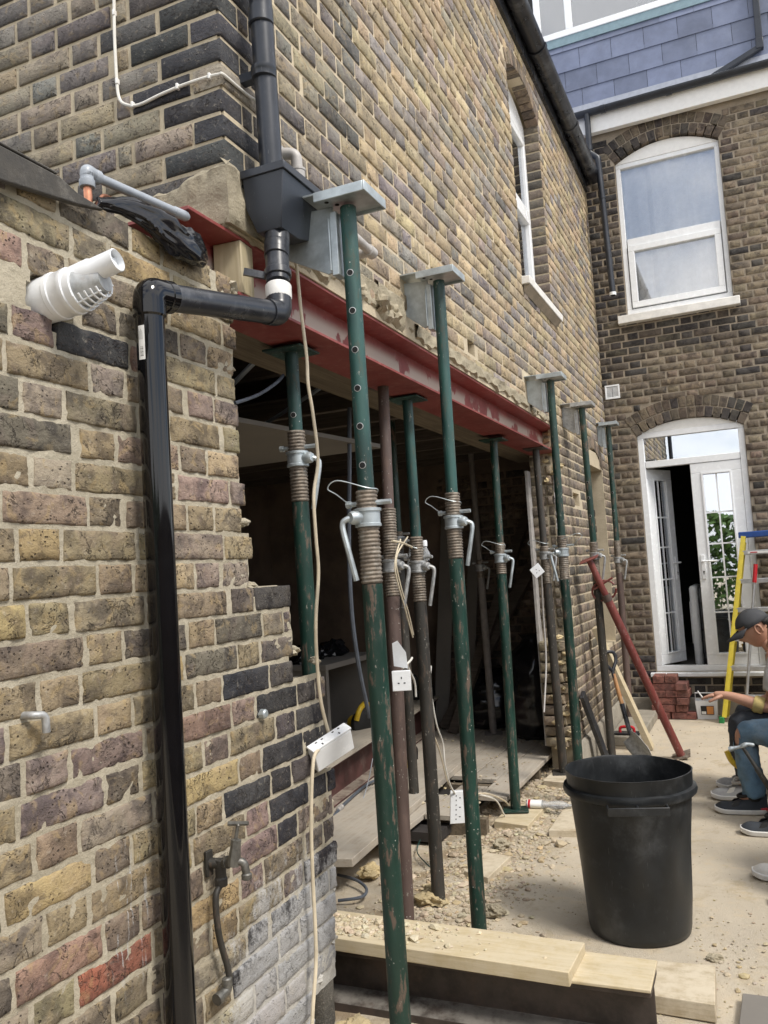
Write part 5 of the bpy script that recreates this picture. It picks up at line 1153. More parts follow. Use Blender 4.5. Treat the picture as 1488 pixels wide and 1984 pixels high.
board('thin pale board lying flush on the right end of the black beam', [(.55, 2.675), (.868, 2.682), (.866, 2.885), (.55, 2.888)], .212, .011, 'wood_new')
board('pale dusty board on the ground right behind the end of the black beam', [(.70, 2.97), (1.024, 2.958), (1.012, 3.235), (.60, 3.20)], .062, .058, 'wood_dusty')
board('pale board corner entering at the bottom right edge of the ground', [(1.09, 2.86), (1.5, 2.86), (1.5, 3.13), (1.10, 3.124)], .032, .028, 'plaster_grey')
board('short timber block under the foot of the slim green prop', [(-.24, 4.74), (-.03, 4.70), (-.02, 5.10), (-.23, 5.12)], .052, .048, 'wood_new', 'timber_block', 'timber')
board('dusty timber offcut behind the foot of the second outer prop', [(-.16, 3.96), (-.02, 3.90), (.004, 4.217), (-.134, 4.24)], .045, .042, 'wood_dusty', 'timber_block', 'timber')
board('pale board end lying on the ground just left of the black bin', [(.10, 4.64), (.27, 4.68), (.20, 5.25), (.09, 5.22)], .052, .045, 'wood_dusty')
board('small pale block under the foot of the dirty dark prop', [(-.18, 5.70), (-.0, 5.665), (-.0, 5.97), (-.17, 5.985)], .05, .045, 'wood_dusty', 'timber_block', 'timber')

# the deck inside: floorboards over a dark void
deck = thing('floor_deck', 'dusty floorboard deck inside the opening with a hole cut in it', 'floor', (-1, 5.5, .1))
m = MB(); m.box(-3.4, -.45, 4.4, 7.6, .02, .07); m.build('void_shade', M['dark_int'], deck)  # near-black slab; the shade under the boards is put into its colour
rb = random.Random(12)
spans_ = {0: [(4.95, 7.6)], 1: [(4.55, 5.18), (5.38, 7.6)], 2: [(4.10, 4.95), (5.40, 7.6)], 3: [(3.80, 7.6)], 4: [(3.72, 7.6)]}
for k in range(15):
    x1 = -.215-.185*k if k < 3 else -.77-.2*(k-3); w_ = .18 if k < 3 else .195
    for (y0, y1) in spans_.get(k, [(3.6, 7.6)]):
        m = MB(); dz = rb.uniform(-.002, .003); m.box(x1-w_, x1-.003, y0+rb.uniform(-.03, .03), y1, .102+dz, .13+dz); m.build('floorboard', M['wood_y'], deck, bevel=.002)
for y in (4.6, 5.3, 5.85, 6.4): m = MB(); m.box(-3.3, -.24, y, y+.05, -.01, .101); m.build('joist', M['wood_plate'], deck)
board('long dusty plank lying on the ground out of the dark room, thick end towards us', [(-.98, 3.55), (-.60, 3.64), (-.74, 5.9), (-1.12, 5.85)], .172, .04, 'wood_y', 'plank', 'plank')
rb2 = thing('steel_beam', 'dull red steel beam lying on the floor inside with power tools on top', 'steel beam', (-1.4, 5.5, .13))
m = MB(); pts = [(-.09, 0), (-.09, .012), (-.006, .014), (-.006, .226), (-.09, .228), (-.09, .24), (.09, .24), (.09, .228), (.006, .226), (.006, .014), (.09, .012), (.09, 0)]
a, b = V((-1.24, 4.4, .132)), V((-1.52, 7.1, .132)); dd = (b-a).normalized(); sx_ = V((dd.y, -dd.x, 0))
m.prism([a+sx_*x+V((0, 0, z)) for x, z in pts], b-a); m.build('beam', M['red_beam_old'], rb2, bevel=.002, angle=30)
m = MB(); m.prism([a+sx_*.10+V((0, 0, .242)), a-sx_*.32+V((0, 0, .242)), b-sx_*.32+V((0, 0, .242)), b+sx_*.10+V((0, 0, .242))], (0, 0, .02)); o = m.build('plank', M['wood_y'], None); tag(o, 'dusty plank on top of the dull red beam carrying the power tools', 'plank')
# power tools
ts = thing('circular_saw', 'yellow and black circular saw on the plank by the white cabinet', 'power tool', AX(700, 1440, -1.5))
c = AX(705, 1400, -1.45); m = MB(); m.lathe(c+V((-.03, 0, 0)), (1, -.5, 0), [(.02, 0), (.09, .005), (.09, .04), (.07, .05)], 20); m.obox(c+V((-.02, .02, -.075)), (V((.3, 1, 0)), V((1, -.3, 0)), V((0, 0, 1))), (.15, .07, .004)); m.build('blade_guard', M['black_flat'], ts, bevel=.003)
m = MB(); m.tube(smooth_path([c+V((-.02, -.08, .03)), c+V((.0, -.06, .10)), c+V((0, .04, .13)), c+V((0, .12, .08)), c+V((-.01, .12, -.02))]), .020, 10); m.build('handle', M['tool_yellow'], ts)
m = MB(); m.lathe(c+V((-.02, .03, -.01)), (-1, .2, 0), [(.055, 0), (.055, .10), (.04, .12)], 16); m.build('motor', M['tool_yellow'], ts)
ts = thing('cordless_drill', 'black and yellow cordless drill lying next to the circular saw', 'power tool', AX(740, 1430, -1.4)); c = AX(728, 1425, -1.38)
m = MB(); m.lathe(c, (.9, -.3, 0), [(.03, 0), (.034, .02), (.034, .11), (.022, .13), (.022, .17)], 14); m.build('body', M['black_flat'], ts); m = MB(); m.obox(c+V((-.06, .05, -.03)), (V((.7, .7, 0)), V((-.7, .7, 0)), V((0, 0, 1))), (.06, .04, .03)); m.build('battery', M['tool_yellow'], ts, bevel=.008)
ts = thing('angle_grinder', 'small yellow grinder standing on the deck beside a dark prop', 'power tool', AZ(785, 1495, .14)); c = AZ(783, 1490, .16)
m = MB(); m.lathe(c, (.15, .1, 1), [(.03, -.01), (.035, .02), (.03, .09), (.03, .16), (.02, .17)], 14); m.build('body', M['tool_yellow'], ts); m = MB(); m.lathe(c+V((.01, .01, .12)), (.15, .1, 1), [(.034, 0), (.034, .08), (.02, .1)], 14); m.tube(smooth_path([c+V((.04, 0, .13)), c+V((.1, 0, .15)), c+V((.1, 0, .07))]), .008, 6); m.build('handle', M['black_flat'], ts)
cb = thing('cabinet', 'pale kitchen cabinet carcass without doors in the dark room', 'cabinet', (-1.85, 5.8, .13))
m = MB(); m.box(-2.3, -1.55, 5.25, 5.29, .3, .86); m.build('side_panel', M['plaster_grey'], cb); m = MB(); m.box(-2.3, -1.55, 6.02, 6.06, .3, .86); m.build('side_panel', M['plaster_grey'], cb)
m = MB(); m.box(-2.32, -1.53, 5.22, 6.09, .86, .90); m.build('top', M['plaster_grey'], cb, bevel=.003); m = MB(); m.box(-2.3, -2.28, 5.29, 6.02, .3, .86); m.build('back', M['plaster_dark'], cb); m = MB(); m.box(-2.3, -1.55, 5.29, 6.02, .28, .31); m.build('base', M['plaster_grey'], cb)
for k, (u, r_) in enumerate(((5.35, .09), (5.6, .07), (5.85, .1))):
    m = MB(); m.rock((-1.8, u, .9+r_*.55), r_, rb, (1.2, 1.1, .7), True); o = m.build('tool_bag', M['bag'], None, angle=25); tag(o, ('dark crumpled tool bag on the left of the cabinet top', 'low dark bag in the middle of the cabinet top', 'bulky dark bag on the right of the cabinet top')[k], 'bag')
# rubbish bags
def sack(label, c, r_, h, seed):
    n, sg = 22, 30; vs, fs = [], []
    prof = [(.0, .75), (.05, .98), (.2, 1.05), (.5, .98), (.75, .9), (.85, .72), (.91, .42), (.95, .3), (1., .48)]
    for i in range(n+1):
        t_ = i/n; 
        for (a, ra), (b, rb_) in zip(prof, prof[1:]):
            if a <= t_ <= b: rr = ra+(rb_-ra)*(t_-a)/(b-a)
        for j in range(sg):
            a = 2*PI*j/sg; q = V((math.cos(a)*1.4, math.sin(a)*1.4, t_*3.2+seed)); f = 1+.10*mnoise.noise(q)+.11*abs(mnoise.noise(q*2.6))+.05*mnoise.noise(V((a*5, t_*14, seed)))
            vs.append(V(c)+V((math.cos(a)*r_*rr*f, math.sin(a)*r_*rr*f, t_*h+.012*mnoise.noise(q*4))))
    for i in range(n):
        for j in range(sg): j2 = (j+1) % sg; fs.append((i*sg+j, i*sg+j2, (i+1)*sg+j2, (i+1)*sg+j))
    fs.append(tuple(n*sg+j for j in range(sg)))
    o = MB().add(vs, fs).build('rubbish_bag', M['bag'], None, angle=28); return tag(o, label, 'rubbish bag', 'black rubbish sacks in the room')
sack('full tall black rubbish sack standing beside the broken pier', (-.46, 6.75, .13), .21, .82, 1.); sack('slumped black rubbish sack behind the tall one further inside', (-.95, 7.2, .13), .26, .5, 7.)
# timber leaning inside
def lean(label, p, q, w_, th, mat, side=(1, 0, 0), name='timber_length', cat='timber'):
    o = MB().bar(p, q, w_, th, side).build(name, M[mat], None, bevel=.003); return tag(o, label, cat)
lean('long black timber leaning across the far corner of the dark room', (-1.35, 7.0, .13), (-.45, 7.55, 1.72), .10, .06, 'wood_dark')
lean('second black timber leaning beside it towards the brick wall', (-1.2, 6.8, .13), (-.62, 7.56, 1.95), .08, .06, 'wood_dark')
lean('pale grey board standing upright against the far inner wall', (-1.45, 7.2, .13), (-1.38, 7.58, 2.05), .14, .02, 'plaster_grey')
lean('second tall grey board standing in the room beside the dusty prop', (-1.2, 7.2, .13), (-1.12, 7.57, 1.98), .1, .02, 'plaster_grey')
lean('pale thin lath leaning against the back of the dark room', (-2.9, 5.2, .13), (-3.2, 5.5, 1.9), .1, .02, 'plaster_grey')
bk = thing('tool_box', 'dark lidded tool box on the floor at the back of the room', 'tool box', (-1.7, 7.1, .13))
m = MB(); m.box(-1.95, -1.5, 6.9, 7.25, .13, .48); m.build('body', M['black_flat'], bk, bevel=.02); m = MB(); m.tube(smooth_path([(-1.85, 7.05, .48), (-1.83, 7.05, .58), (-1.62, 7.05, .58), (-1.6, 7.05, .48)]), .015, 8); m.build('handle', M['black_flat'], bk)

# ================================================================== BLACK BIN
bn = thing('dustbin', 'big black plastic bin without a lid standing on the dusty yard', 'bin', (.705, 3.63, 0))
BC_ = V((.705, 3.63, 0)); m = MB(); sg = 56; vs, fs = [], []
prof = [(.188, .0), (.198, .006), (.203, .03), (.238, .545), (.258, .552), (.262, .566), (.258, .58), (.244, .584), (.246, .636), (.248, .642), (.243, .643), (.239, .634), (.237, .56), (.192, .03), (.0005, .028)]
pf = []
for (a, b), (c, d) in zip(prof, prof[1:]):
    k = 9 if abs(d-b) > .3 else 1
    for i in range(k): t_ = i/k; pf.append((a+(c-a)*t_, b+(d-b)*t_))
pf.append(prof[-1])
for r_, h in pf:
    for j in range(sg):
        a = 2*PI*j/sg; k = min(1, h*8)
        dent = -.016*math.exp(-((a-5.95)/.3)**2-((h-.3)/.13)**2)-.010*math.exp(-((a-4.2)/.5)**2-((h-.4)/.2)**2)+.005*mnoise.noise(V((math.cos(a)*2, math.sin(a)*2, h*4)))
        ov_ = 1+.02*math.cos(2*a)*min(1, h*2)
        vs.append(BC_+V((math.cos(a)*(r_*ov_+dent*k*(1 if r_ > .1 else 0)), math.sin(a)*(r_*ov_+dent*k*(1 if r_ > .1 else 0)), h+(.003*mnoise.noise(V((math.cos(a)*3, math.sin(a)*3, 9))) if h > .5 else 0))))
for i in range(len(pf)-1):
    for j in range(sg): j2 = (j+1) % sg; fs.append((i*sg+j, i*sg+j2, (i+1)*sg+j2, (i+1)*sg+j))
fs.append(tuple(range(sg-1, -1, -1)))
m.add(vs, fs); m.build('tub', M['bucket'], bn, angle=50)
hd_ = V((.25, -.97, 0)).normalized(); hs = V((.97, .25, 0)); hc = BC_+hd_*.262+V((0, 0, .545))
m = MB(); A = (hs, hd_, V((0, 0, 1)))
m.obox(hc+hd_*.032, A, (.115, .004, .016)); 
for k in (-1, 0, 1): m.obox(hc+hd_*.006+hs*(.111*k), A, (.004, .026, .015))
m.build('handle', M['bucket'], bn, bevel=.002)

# ================================================================== TOOLS LEANING BY THE INNER CORNER
lean('pale new plank leaning against the side wall behind the fourth outer prop', AZ(1262, 1450, .01), AX(1153, 1215, .05), .045, .095, 'wood_new', (1, 0, 0), 'plank', 'plank')
st_ = MB(); a, b = AX(1128, 1345, .03), AZ(1178, 1478, .01); st_.bar(a, b, .03, .09, (1, 0, 0)); o = st_.build('straightedge', M['steel_dull'], None, bevel=.003); o.data.materials[0] = M['black_worn']; tag(o, 'long dark metal straightedge leaning on the plinth of the side wall', 'straightedge')
sh = thing('shovel', 'shovel with black D handle, worn orange shaft and steel blade by the fourth outer prop', 'shovel', AZ(1240, 1470))
s0 = AY(1186, 1296, 6.75); s1 = AZ(1222, 1425, .17); tipp = AZ(1262, 1478, .0)
dsh = (s1-s0).normalized(); m = MB(); m.tube([s0+dsh*.04, s1-dsh*.22], [.015, .016], 12); m.build('shaft', M['shaft'], sh)
m = MB(); m.tube([s1-dsh*.24, s1-dsh*.05, s1], [.019, .018, .014], 12); m.build('socket', M['black_worn'], sh)
m = MB(); up = -dsh; sdv = V((.8, .6, 0)); sdv = (sdv-up*sdv.dot(up)).normalized()
m.tube(smooth_path([s0+dsh*.09, s0+dsh*.02, s0+sdv*.05+up*.06, s0+sdv*.05+up*.12, s0+up*.135, s0-sdv*.05+up*.12, s0-sdv*.05+up*.06, s0+dsh*.02]), .014, 8); m.build('d_handle', M['black_worn'], sh)
bd = (tipp-s1); L = bd.length; bd.normalize(); wv = V((.75, -.6, .25)); wv = (wv-bd*wv.dot(bd)).normalized(); nv = bd.cross(wv)
vs, fs = [], []; nu_, nv_ = 8, 10
for i in range(nv_+1):
    t_ = i/nv_; hw = .085*(1 if t_ < .75 else 1-(t_-.75)*1.3)*(.75+.25*min(1, t_*5))
    for j in range(nu_+1):
        s_ = j/nu_*2-1; vs.append(s1+bd*(L*1.0*t_)+wv*(hw*s_)+nv*(.03*(s_*s_)-.012+.02*(1-t_)*(1-t_)))
for i in range(nv_):
    for j in range(nu_): a = i*(nu_+1)+j; fs.append((a, a+1, a+nu_+2, a+nu_+1))
o = MB().add(vs, fs).build('blade', M['steel_dull'], sh); o.modifiers.new('thick', 'SOLIDIFY').thickness = .003
slab = MB(); slab.box(.045, .30, 7.05, 8.3, .0, .085); o = slab.build('concrete_step', M['concrete'], None, bevel=.012); tag(o, 'low dusty concrete step by the inner corner under the leaning tools', 'step')
c = AZ(1205, 1432, .0); ftz = thing('plaster_float', 'plasterer\'s float with a red handle resting on the concrete step', 'float', (c.x, 7.0, .09))
c = V((.18, 7.12, .092)); m = MB(); m.box(c.x-.11, c.x+.11, c.y-.05, c.y+.05, c.z, c.z+.012); m.build('plate', M['black_worn'], ftz, bevel=.003); m = MB(); m.tube(smooth_path([c+V((-.05, 0, .01)), c+V((-.04, 0, .05)), c+V((.05, 0, .05)), c+V((.06, 0, .01))]), .012, 8); m.build('handle', M['red_plastic'], ftz)
rp_ = MB().box(-.0, 2.6, RY-.035, RY-.004, 0, .16).build('plinth', M['concrete'], rear, bevel=.006)
# stack of new bricks
bl, bw, bh = .215, .1025, .065
def new_brick(label, x, y, z, turn, jx):
    o = bpy.data.objects.new('loose_brick', NB); col.objects.link(o); o.location = (x, y, z); o.rotation_euler = (0, 0, (PI/2 if turn else 0)+jx); o.color = (*jitc((.25, .07, .045), R, .14), 1); tag(o, label, 'brick', 'new red bricks stacked under the doors')
m = MB(); m.obox((0, 0, bh/2), (V((1, 0, 0)), V((0, 1, 0)), V((0, 0, 1))), (bl/2, bw/2, bh/2-.0012)); tmp = m.build('loose_brick', M['red_brick'], None, bevel=.004, loc=(0, 0, 0)); NB = tmp.data
dg = bpy.context.evaluated_depsgraph_get(); dg.update(); NB = bpy.data.meshes.new_from_object(tmp.evaluated_get(dg)); NB.name = 'loose_brick'; bpy.data.objects.remove(tmp)
sx0, sy0 = .25, 8.36; names_ = ['bottom', 'second lowest', 'third', 'fourth', 'fifth', 'topmost']
for k in range(6):
    z = .003+k*.0665
    if k in (0, 2, 4): pos = [(bl/2-.02*(k == 0)+.03, -bw/2, 0, 'front left' if k != 4 else 'front'), (bl/2+.02, bw/2+.004, 0, 'back left'), (bl+.10-.03*(k > 0), -.02, 1, 'right end')] if k else [(bl/2-.05, -bw/2, 0, 'front left'), (bl/2, bw/2+.004, 0, 'back'), (bl+.07, -bw/2, 0, 'front right')]
    else: pos = [(.055+.03*(k > 1), 0, 1, 'left'), (.162+.03*(k > 1), 0, 1, 'middle'), (.27+.03*(k > 1), 0, 1, 'right')] if k < 5 else [(.085, 0, 1, 'left'), (.195, 0, 1, 'right')]
    for (dx, dy, tn, nm_) in pos: new_brick(f'new red brick in the {names_[k]} layer of the stack below the doors, {nm_}', sx0+dx, sy0+dy, z, tn, R.uniform(-.05, .05))
# tub
tb = thing('plastic_tub', 'small white plastic tub with a handle and orange label beside the brick stack', 'tub', (.735, 8.36, 0)); c = V((.735, 8.36, 0)); s_ = .095
m = MB(); b4 = [(-.085, -.07), (.085, -.07), (.085, .07), (-.085, .07)]; V8 = [c+V((x, y, .002)) for x, y in b4]+[c+V((x*1.15, y*1.15, .17)) for x, y in b4]+[c+V((x*1.1, y*1.1, .17)) for x, y in b4]+[c+V((x*.94, y*.94, .01)) for x, y in b4]
F8 = [(3, 2, 1, 0), (12, 13, 14, 15)]
for b0, b1 in ((0, 4), (4, 8), (8, 12)):
    for k in range(4): F8.append((b0+k, b0+(k+1) % 4, b1+(k+1) % 4, b1+k))
m.add(V8, F8); m.build('tub', M['tub'], tb, bevel=.004)
m = MB(); m.tube([c+V((-.096, 0, .15)), c+V((-.094, -.03, .235)), c+V((.094, -.03, .235)), c+V((.096, 0, .15))], .005, 6); m.build('handle', M['white_pvc'], tb)
m = MB(); yb = -.0765; m.prism([c+V((-.05, yb-.004, .045)), c+V((.06, yb-.004, .045)), c+V((.062, yb-.0095, .125)), c+V((-.052, yb-.0095, .125))], (0, -.0006, 0)); lb = m.build('label', M['black_flat'], tb); m = MB(); m.prism([c+V((.0, yb-.0052, .05)), c+V((.055, yb-.0052, .05)), c+V((.058, yb-.0104, .12)), c+V((.0, yb-.0104, .12))], (0, -.0006, 0)); m.build('label_panel', M['orange_label'], lb)
m = MB(); m.prism([c+V((-.045, yb-.0052, .05)), c+V((-.008, yb-.0052, .05)), c+V((-.008, yb-.0068, .075)), c+V((-.046, yb-.0068, .075))], (0, -.0006, 0)); m.build('label_panel', M['white_paper'], lb)
# ladder
ld = thing('step_ladder', 'yellow fibreglass step ladder with a blue top and grey treads standing by the doors', 'ladder', (1.1, 8.15, 0))
r0, r1 = AZ(1399, 1400, .0), AY(1437, 1040, 8.36); off0, off1 = V((.50, -.06, 0)), V((.355, -.04, 0))
yv = V((0, 1, 0)); dr = (r1-r0).normalized()
def rail(a, b, mat, name, inward):
    m = MB(); d = (b-a).normalized(); sd_ = V((1, 0, 0)); sd_ = (sd_-d*sd_.dot(d)).normalized(); fw = d.cross(sd_); L = (b-a).length; c = (a+b)/2
    m.obox(c, (d, sd_, fw), (L/2, .005, .05)); m.obox(c+sd_*.019*inward+fw*.047, (d, sd_, fw), (L/2, .016, .004)); m.obox(c+sd_*.019*inward-fw*.047, (d, sd_, fw), (L/2, .016, .004)); return m.build(name, mat, ld, bevel=.001)
rail(r0+dr*.05, r1, M['yellow'], 'side_rail', 1); rail(r0+off0+V((0, 0, .05)), r1+off1, M['yellow'], 'side_rail', -1)
back = V((.02, .22, 0)); rail(r0+back+V((0, .02, .02)), r1+V((0, .06, -.05)), M['yellow'], 'back_rail', 1); rail(r0+off0+back+V((0, .02, .02)), r1+off1+V((0, .06, -.05)), M['yellow'], 'back_rail', -1)
for k in range(6):
    t_ = .135+.155*k; a = lerp(r0, r1, t_); b = lerp(r0+off0, r1+off1, t_); m = MB(); m.bar(a+V((.008, 0, 0)), b-V((.008, 0, 0)), .095, .040, (0, 1, 0)); tr = m.build('tread', M['alu'], ld, bevel=.004)
    if k == 5: m = MB(); q = lerp(a, b, .45)+V((0, -.049, 0)); m.prism([q+V((-.1, -.0006, -.009)), q+V((.1, -.0006-.012, -.009)), q+V((.1, -.0006-.012, .010)), q+V((-.1, -.0006, .010))], (0, -.0008, 0)); lb = m.build('sticker', M['white_paper'], tr); m = MB(); q = q+V((-.05, -.0065, 0)); m.obox(q, (V((1, -.06, 0)), V((.06, 1, 0)), V((0, 0, 1))), (.03, .0012, .004)); m.build('sticker_print', M['red_plastic'], lb)
a, b = r1, r1+off1; m = MB(); m.bar(a+V((-.02, .03, .015)), b+V((.02, .03, .015)), .15, .055, (0, 1, 0)); m.build('top_cap', M['blue_cap'], ld, bevel=.008)
m = MB(); m.obox(r0+V((0, 0, .028)), (V((1, 0, 0)), V((0, 1, 0)), V((0, 0, 1))), (.022, .05, .028)); m.build('foot', plain('green rubber foot', (.02, .22, .06), .6), ld, bevel=.005)
bp = thing('broom_pole', 'slim white metal pole with a red grip leaning on the yellow ladder', 'pole', AZ(1447, 1372, .0)); a, b = AY(1464, 1093, 8.0), AY(1447, 1345, 7.92); dpl = (b-a).normalized()
m = MB(); m.tube([a+dpl*.1, a+dpl*1.75], .0125, 10); m.build('shaft', M['alu'], bp); m = MB(); m.tube([a, a+dpl*.16], .0175, 12); m.build('grip', M['red_plastic'], bp)
# washing machine behind the doors
wm = thing('washing_machine', 'white rounded appliance with dark sides just inside the open door', 'washing machine', (.72, 9.4, .4))
m = MB(); m.box(.62, .70, 8.98, 9.6, .40, 1.20); m.build('front_panel', M['white_pvc'], wm, bevel=.03); m = MB(); m.box(.703, 1.25, 9.0, 9.6, .41, 1.18); m.build('body', M['black_worn'], wm, bevel=.02); m = MB(); m.box(.612, .619, 9.02, 9.56, .62, 1.04); m.build('door_panel', M['white_pvc'], wm, bevel=.003)
# crushed bottle
bt_ = thing('plastic_bottle', 'crushed clear plastic bottle with a white and red label on the rubble', 'bottle', AZ(1050, 1560, .06)); a, b = AZ(1020, 1557, .075), AZ(1085, 1560, .07); d = (b-a).normalized()
m = MB(); m.lathe(a, d, [(.026, 0), (.03, .005), (.029, .05), (.032, .09), (.022, .13), (.034, .17), (.03, .22), (.012, .25), (.012, .27)], 14, .75, 1.1); m.build('body', M['clear'], bt_, angle=25)
m = MB(); m.lathe(a+d*.008, d, [(.0315, 0), (.031, .04), (.033, .085)], 16, .75, 1.1, cap=False); lb = m.build('label', M['white_paper'], bt_); m = MB(); m.lathe(a+d*.012, d, [(.0322, 0), (.032, .014)], 16, .75, 1.1, cap=False); m.build('label_band', M['red_plastic'], lb)

# ================================================================== RUBBLE
def scatter(name, n, place, sizes, seed, label, cat, group=None, cols=((.48, .41, .3), (.42, .355, .26), (.52, .45, .33), (.38, .32, .24), (.46, .37, .23))):
    rg = random.Random(seed); m = MB(); C_ = []
    for _ in range(n):
        q = place(rg)
        if q is None: continue
        r_ = sizes(rg); k0 = len(m.v); m.rock((q[0], q[1], q[2]+r_*.25), r_, rg, (rg.uniform(.7, 1.5), rg.uniform(.7, 1.3), rg.uniform(.3, .75))); C_ += [jitc(rg.choice(cols), rg, .15)]*(len(m.v)-k0)
    o = m.build(name, M['rubble'], None, smooth=False, loc=(0, 0, 0)); at = o.data.color_attributes.new('Col', 'FLOAT_COLOR', 'POINT'); at.data.foreach_set('color', [c for q in C_ for c in (*q, 1)])
    return tag(o, label, cat, None, 'stuff')
def pl_strip(rg):
    y = rg.uniform(2.72, 6.4); x = rg.gauss(-.12, .17); 
    if x < -.6 and y > 3.6: return None
    return (x, y, gz(x, y))
scatter('rubble', 7000, pl_strip, lambda rg: min(.032, .003+rg.expovariate(270)), 3, 'pale mortar rubble and grit strewn along the foot of the opening', 'rubble')
def pl_yard(rg):
    x, y = rg.uniform(-.1, 2.6), rg.uniform(2.0, 8.2); return (x, y, gz(x, y))
scatter('grit', 1700, pl_yard, lambda rg: min(.012, .0015+rg.expovariate(700)), 4, 'loose grit and small chips over the dusty yard', 'grit', cols=((.4, .33, .24), (.28, .22, .16), (.16, .12, .09), (.5, .45, .36)))
def pl_right(rg):
    x, y = rg.gauss(1.0, .13), rg.gauss(3.35, .3); return (x, y, 0) if x > .9 or y < 3.2 else None
scatter('grit', 320, pl_right, lambda rg: min(.018, .002+rg.expovariate(380)), 8, 'mortar chips on the ground at the right of the bin', 'grit')
def pl_brd(rg):
    x = -.42+abs(rg.gauss(0, .28)); y = 2.70+.16*rg.random()-.03*x
    return (x, y, .247) if x < .6 else None
scatter('mortar_crumbs', 900, pl_brd, lambda rg: min(.020, .0025+rg.expovariate(330)), 5, 'pale mortar crumbs lying on the long board over the black beam', 'crumbs', cols=((.58, .5, .36), (.5, .42, .3), (.62, .55, .42)))
def pl_deck(rg): x, y = -.3-abs(rg.gauss(0, .5)), rg.uniform(4.6, 7.2); return (x, y, .132)
scatter('grit', 350, pl_deck, lambda rg: .003+rg.expovariate(400), 6, 'dust and grit on the floorboards inside', 'grit')
lumps = [((-.28, 2.42, .03), .11, 'rounded grey concrete lump under the black beam at the bottom of the wall', 'concrete'), ((-.05, 2.52, .0), .085, 'yellowish broken brick lump beside the foot of the nearest prop', 'pale_rubble'), ((.12, 2.50, .0), .07, 'small grey lump right of the nearest prop below the beam', 'concrete'),
 ((-.33, 2.62, .03), .06, 'pale broken mortar piece tucked under the black beam', 'pale_rubble'), ((-.20, 3.62, .02), .085, 'sandy yellow brick lump behind the rust brown prop', 'pale_rubble'), ((-.62, 3.86, .03), .06, 'dark crumbly lump below the end of the long plank', 'pale_rubble'), 
 ((.12, 3.55, .03), .05, 'flat rubble piece right of the foot of the second outer prop', 'cement'), ((-.1, 4.4, .03), .05, 'rubble lump beside the timber offcut', 'cement'), ((1.0, 3.42, .0), .03, 'small stone on the yard right of the black bin', 'cement'), 
 ((.62, 3.12, .01), .02, 'small dark stone between the bin and the long board', 'concrete')]
for (p_, r_, lb, mt) in lumps:
    r_ *= .72; m = MB(); m.rock((p_[0], p_[1], p_[2]+r_*.2), r_, random.Random(int(r_*1e4)+int(p_[1]*100)), (1.2, 1, .7), 2); o = m.build('rubble_lump', M[mt], None, angle=22); tag(o, lb, 'rubble')

# ================================================================== PEOPLE
def skin(joints, edges, root, subd=2):
    me = bpy.data.meshes.new('tmp'); ks = list(joints); me.from_pydata([joints[k][0] for k in ks], [(ks.index(a), ks.index(b)) for a, b in edges], [])
    ob = bpy.data.objects.new('tmp', me); col.objects.link(ob); ob.modifiers.new('s', 'SKIN').use_smooth_shade = True
    if not me.skin_vertices: me.skin_vertices.new()
    for i, k in enumerate(ks):
        r_ = joints[k][1]; me.skin_vertices[0].data[i].radius = (r_, r_) if not isinstance(r_, tuple) else r_; me.skin_vertices[0].data[i].use_root = (k in root)
    sb_ = ob.modifiers.new('d', 'SUBSURF'); sb_.levels = subd; sb_.render_levels = subd
    dg = bpy.context.evaluated_depsgraph_get(); dg.update(); ev = ob.evaluated_get(dg); em = ev.to_mesh()
    m = MB(); m.add([v.co.copy() for v in em.vertices], [tuple(p.vertices) for p in em.polygons]); ev.to_mesh_clear(); bpy.data.objects.remove(ob); return m
def head_mesh(m, c, fwd, up, s=1.0):
    f = V(fwd).normalized(); u = V(up); u = (u-f*u.dot(f)).normalized(); sd_ = u.cross(f); n, sg = 22, 28; vs, fs = [], []
    gs = lambda x, s_: math.exp(-(x/s_)**2)
    for i in range(n+1):
        ph = PI*i/n
        for j in range(sg):
            th = 2*PI*j/sg; z = -math.cos(ph); x = math.sin(ph)*math.cos(th); y = math.sin(ph)*math.sin(th)
            fx_, sy_, uz = x*.096, y*.076, z*.118
            if z < 0: sy_ *= 1+.32*z; fx_ *= 1+(.10*z if x > 0 else .38*z)
            if x > 0:
                fx_ += .026*gs(y, .16)*gs(z+.16, .17)+.010*gs(y, .2)*gs(z+.02, .12)+.012*gs(y, .33)*gs(z+.80, .2)+.008*gs(y, .3)*gs(z+.5, .08)-.004*gs(y, .35)*gs(z+.575, .025)
                fx_ -= .011*(gs(y-.36, .15)+gs(y+.36, .15))*gs(z-.05, .11); fx_ += .006*gs(y, .7)*gs(z-.2, .09)
            vs.append(V(c)+(f*fx_+sd_*sy_+u*uz)*s)
    for i in range(n):
        for j in range(sg): j2 = (j+1) % sg; fs.append((i*sg+j, i*sg+j2, (i+1)*sg+j2, (i+1)*sg+j))
    m.add(vs, fs)
    for k in (-1, 1):                                   # ears
        e = V(c)+(sd_*.074*k-f*.008-u*.005)*s; m.tube([e+(f*math.cos(q)*.018+u*math.sin(q)*.032+sd_*k*.008)*s for q in np.linspace(-1.2, 4.2, 12)], .006*s, 6); m.lathe(e-sd_*k*.006, sd_*k, [(.012*s, 0), (.02*s, .008*s), (.010*s, .009*s)], 10)
    return f, u, sd_
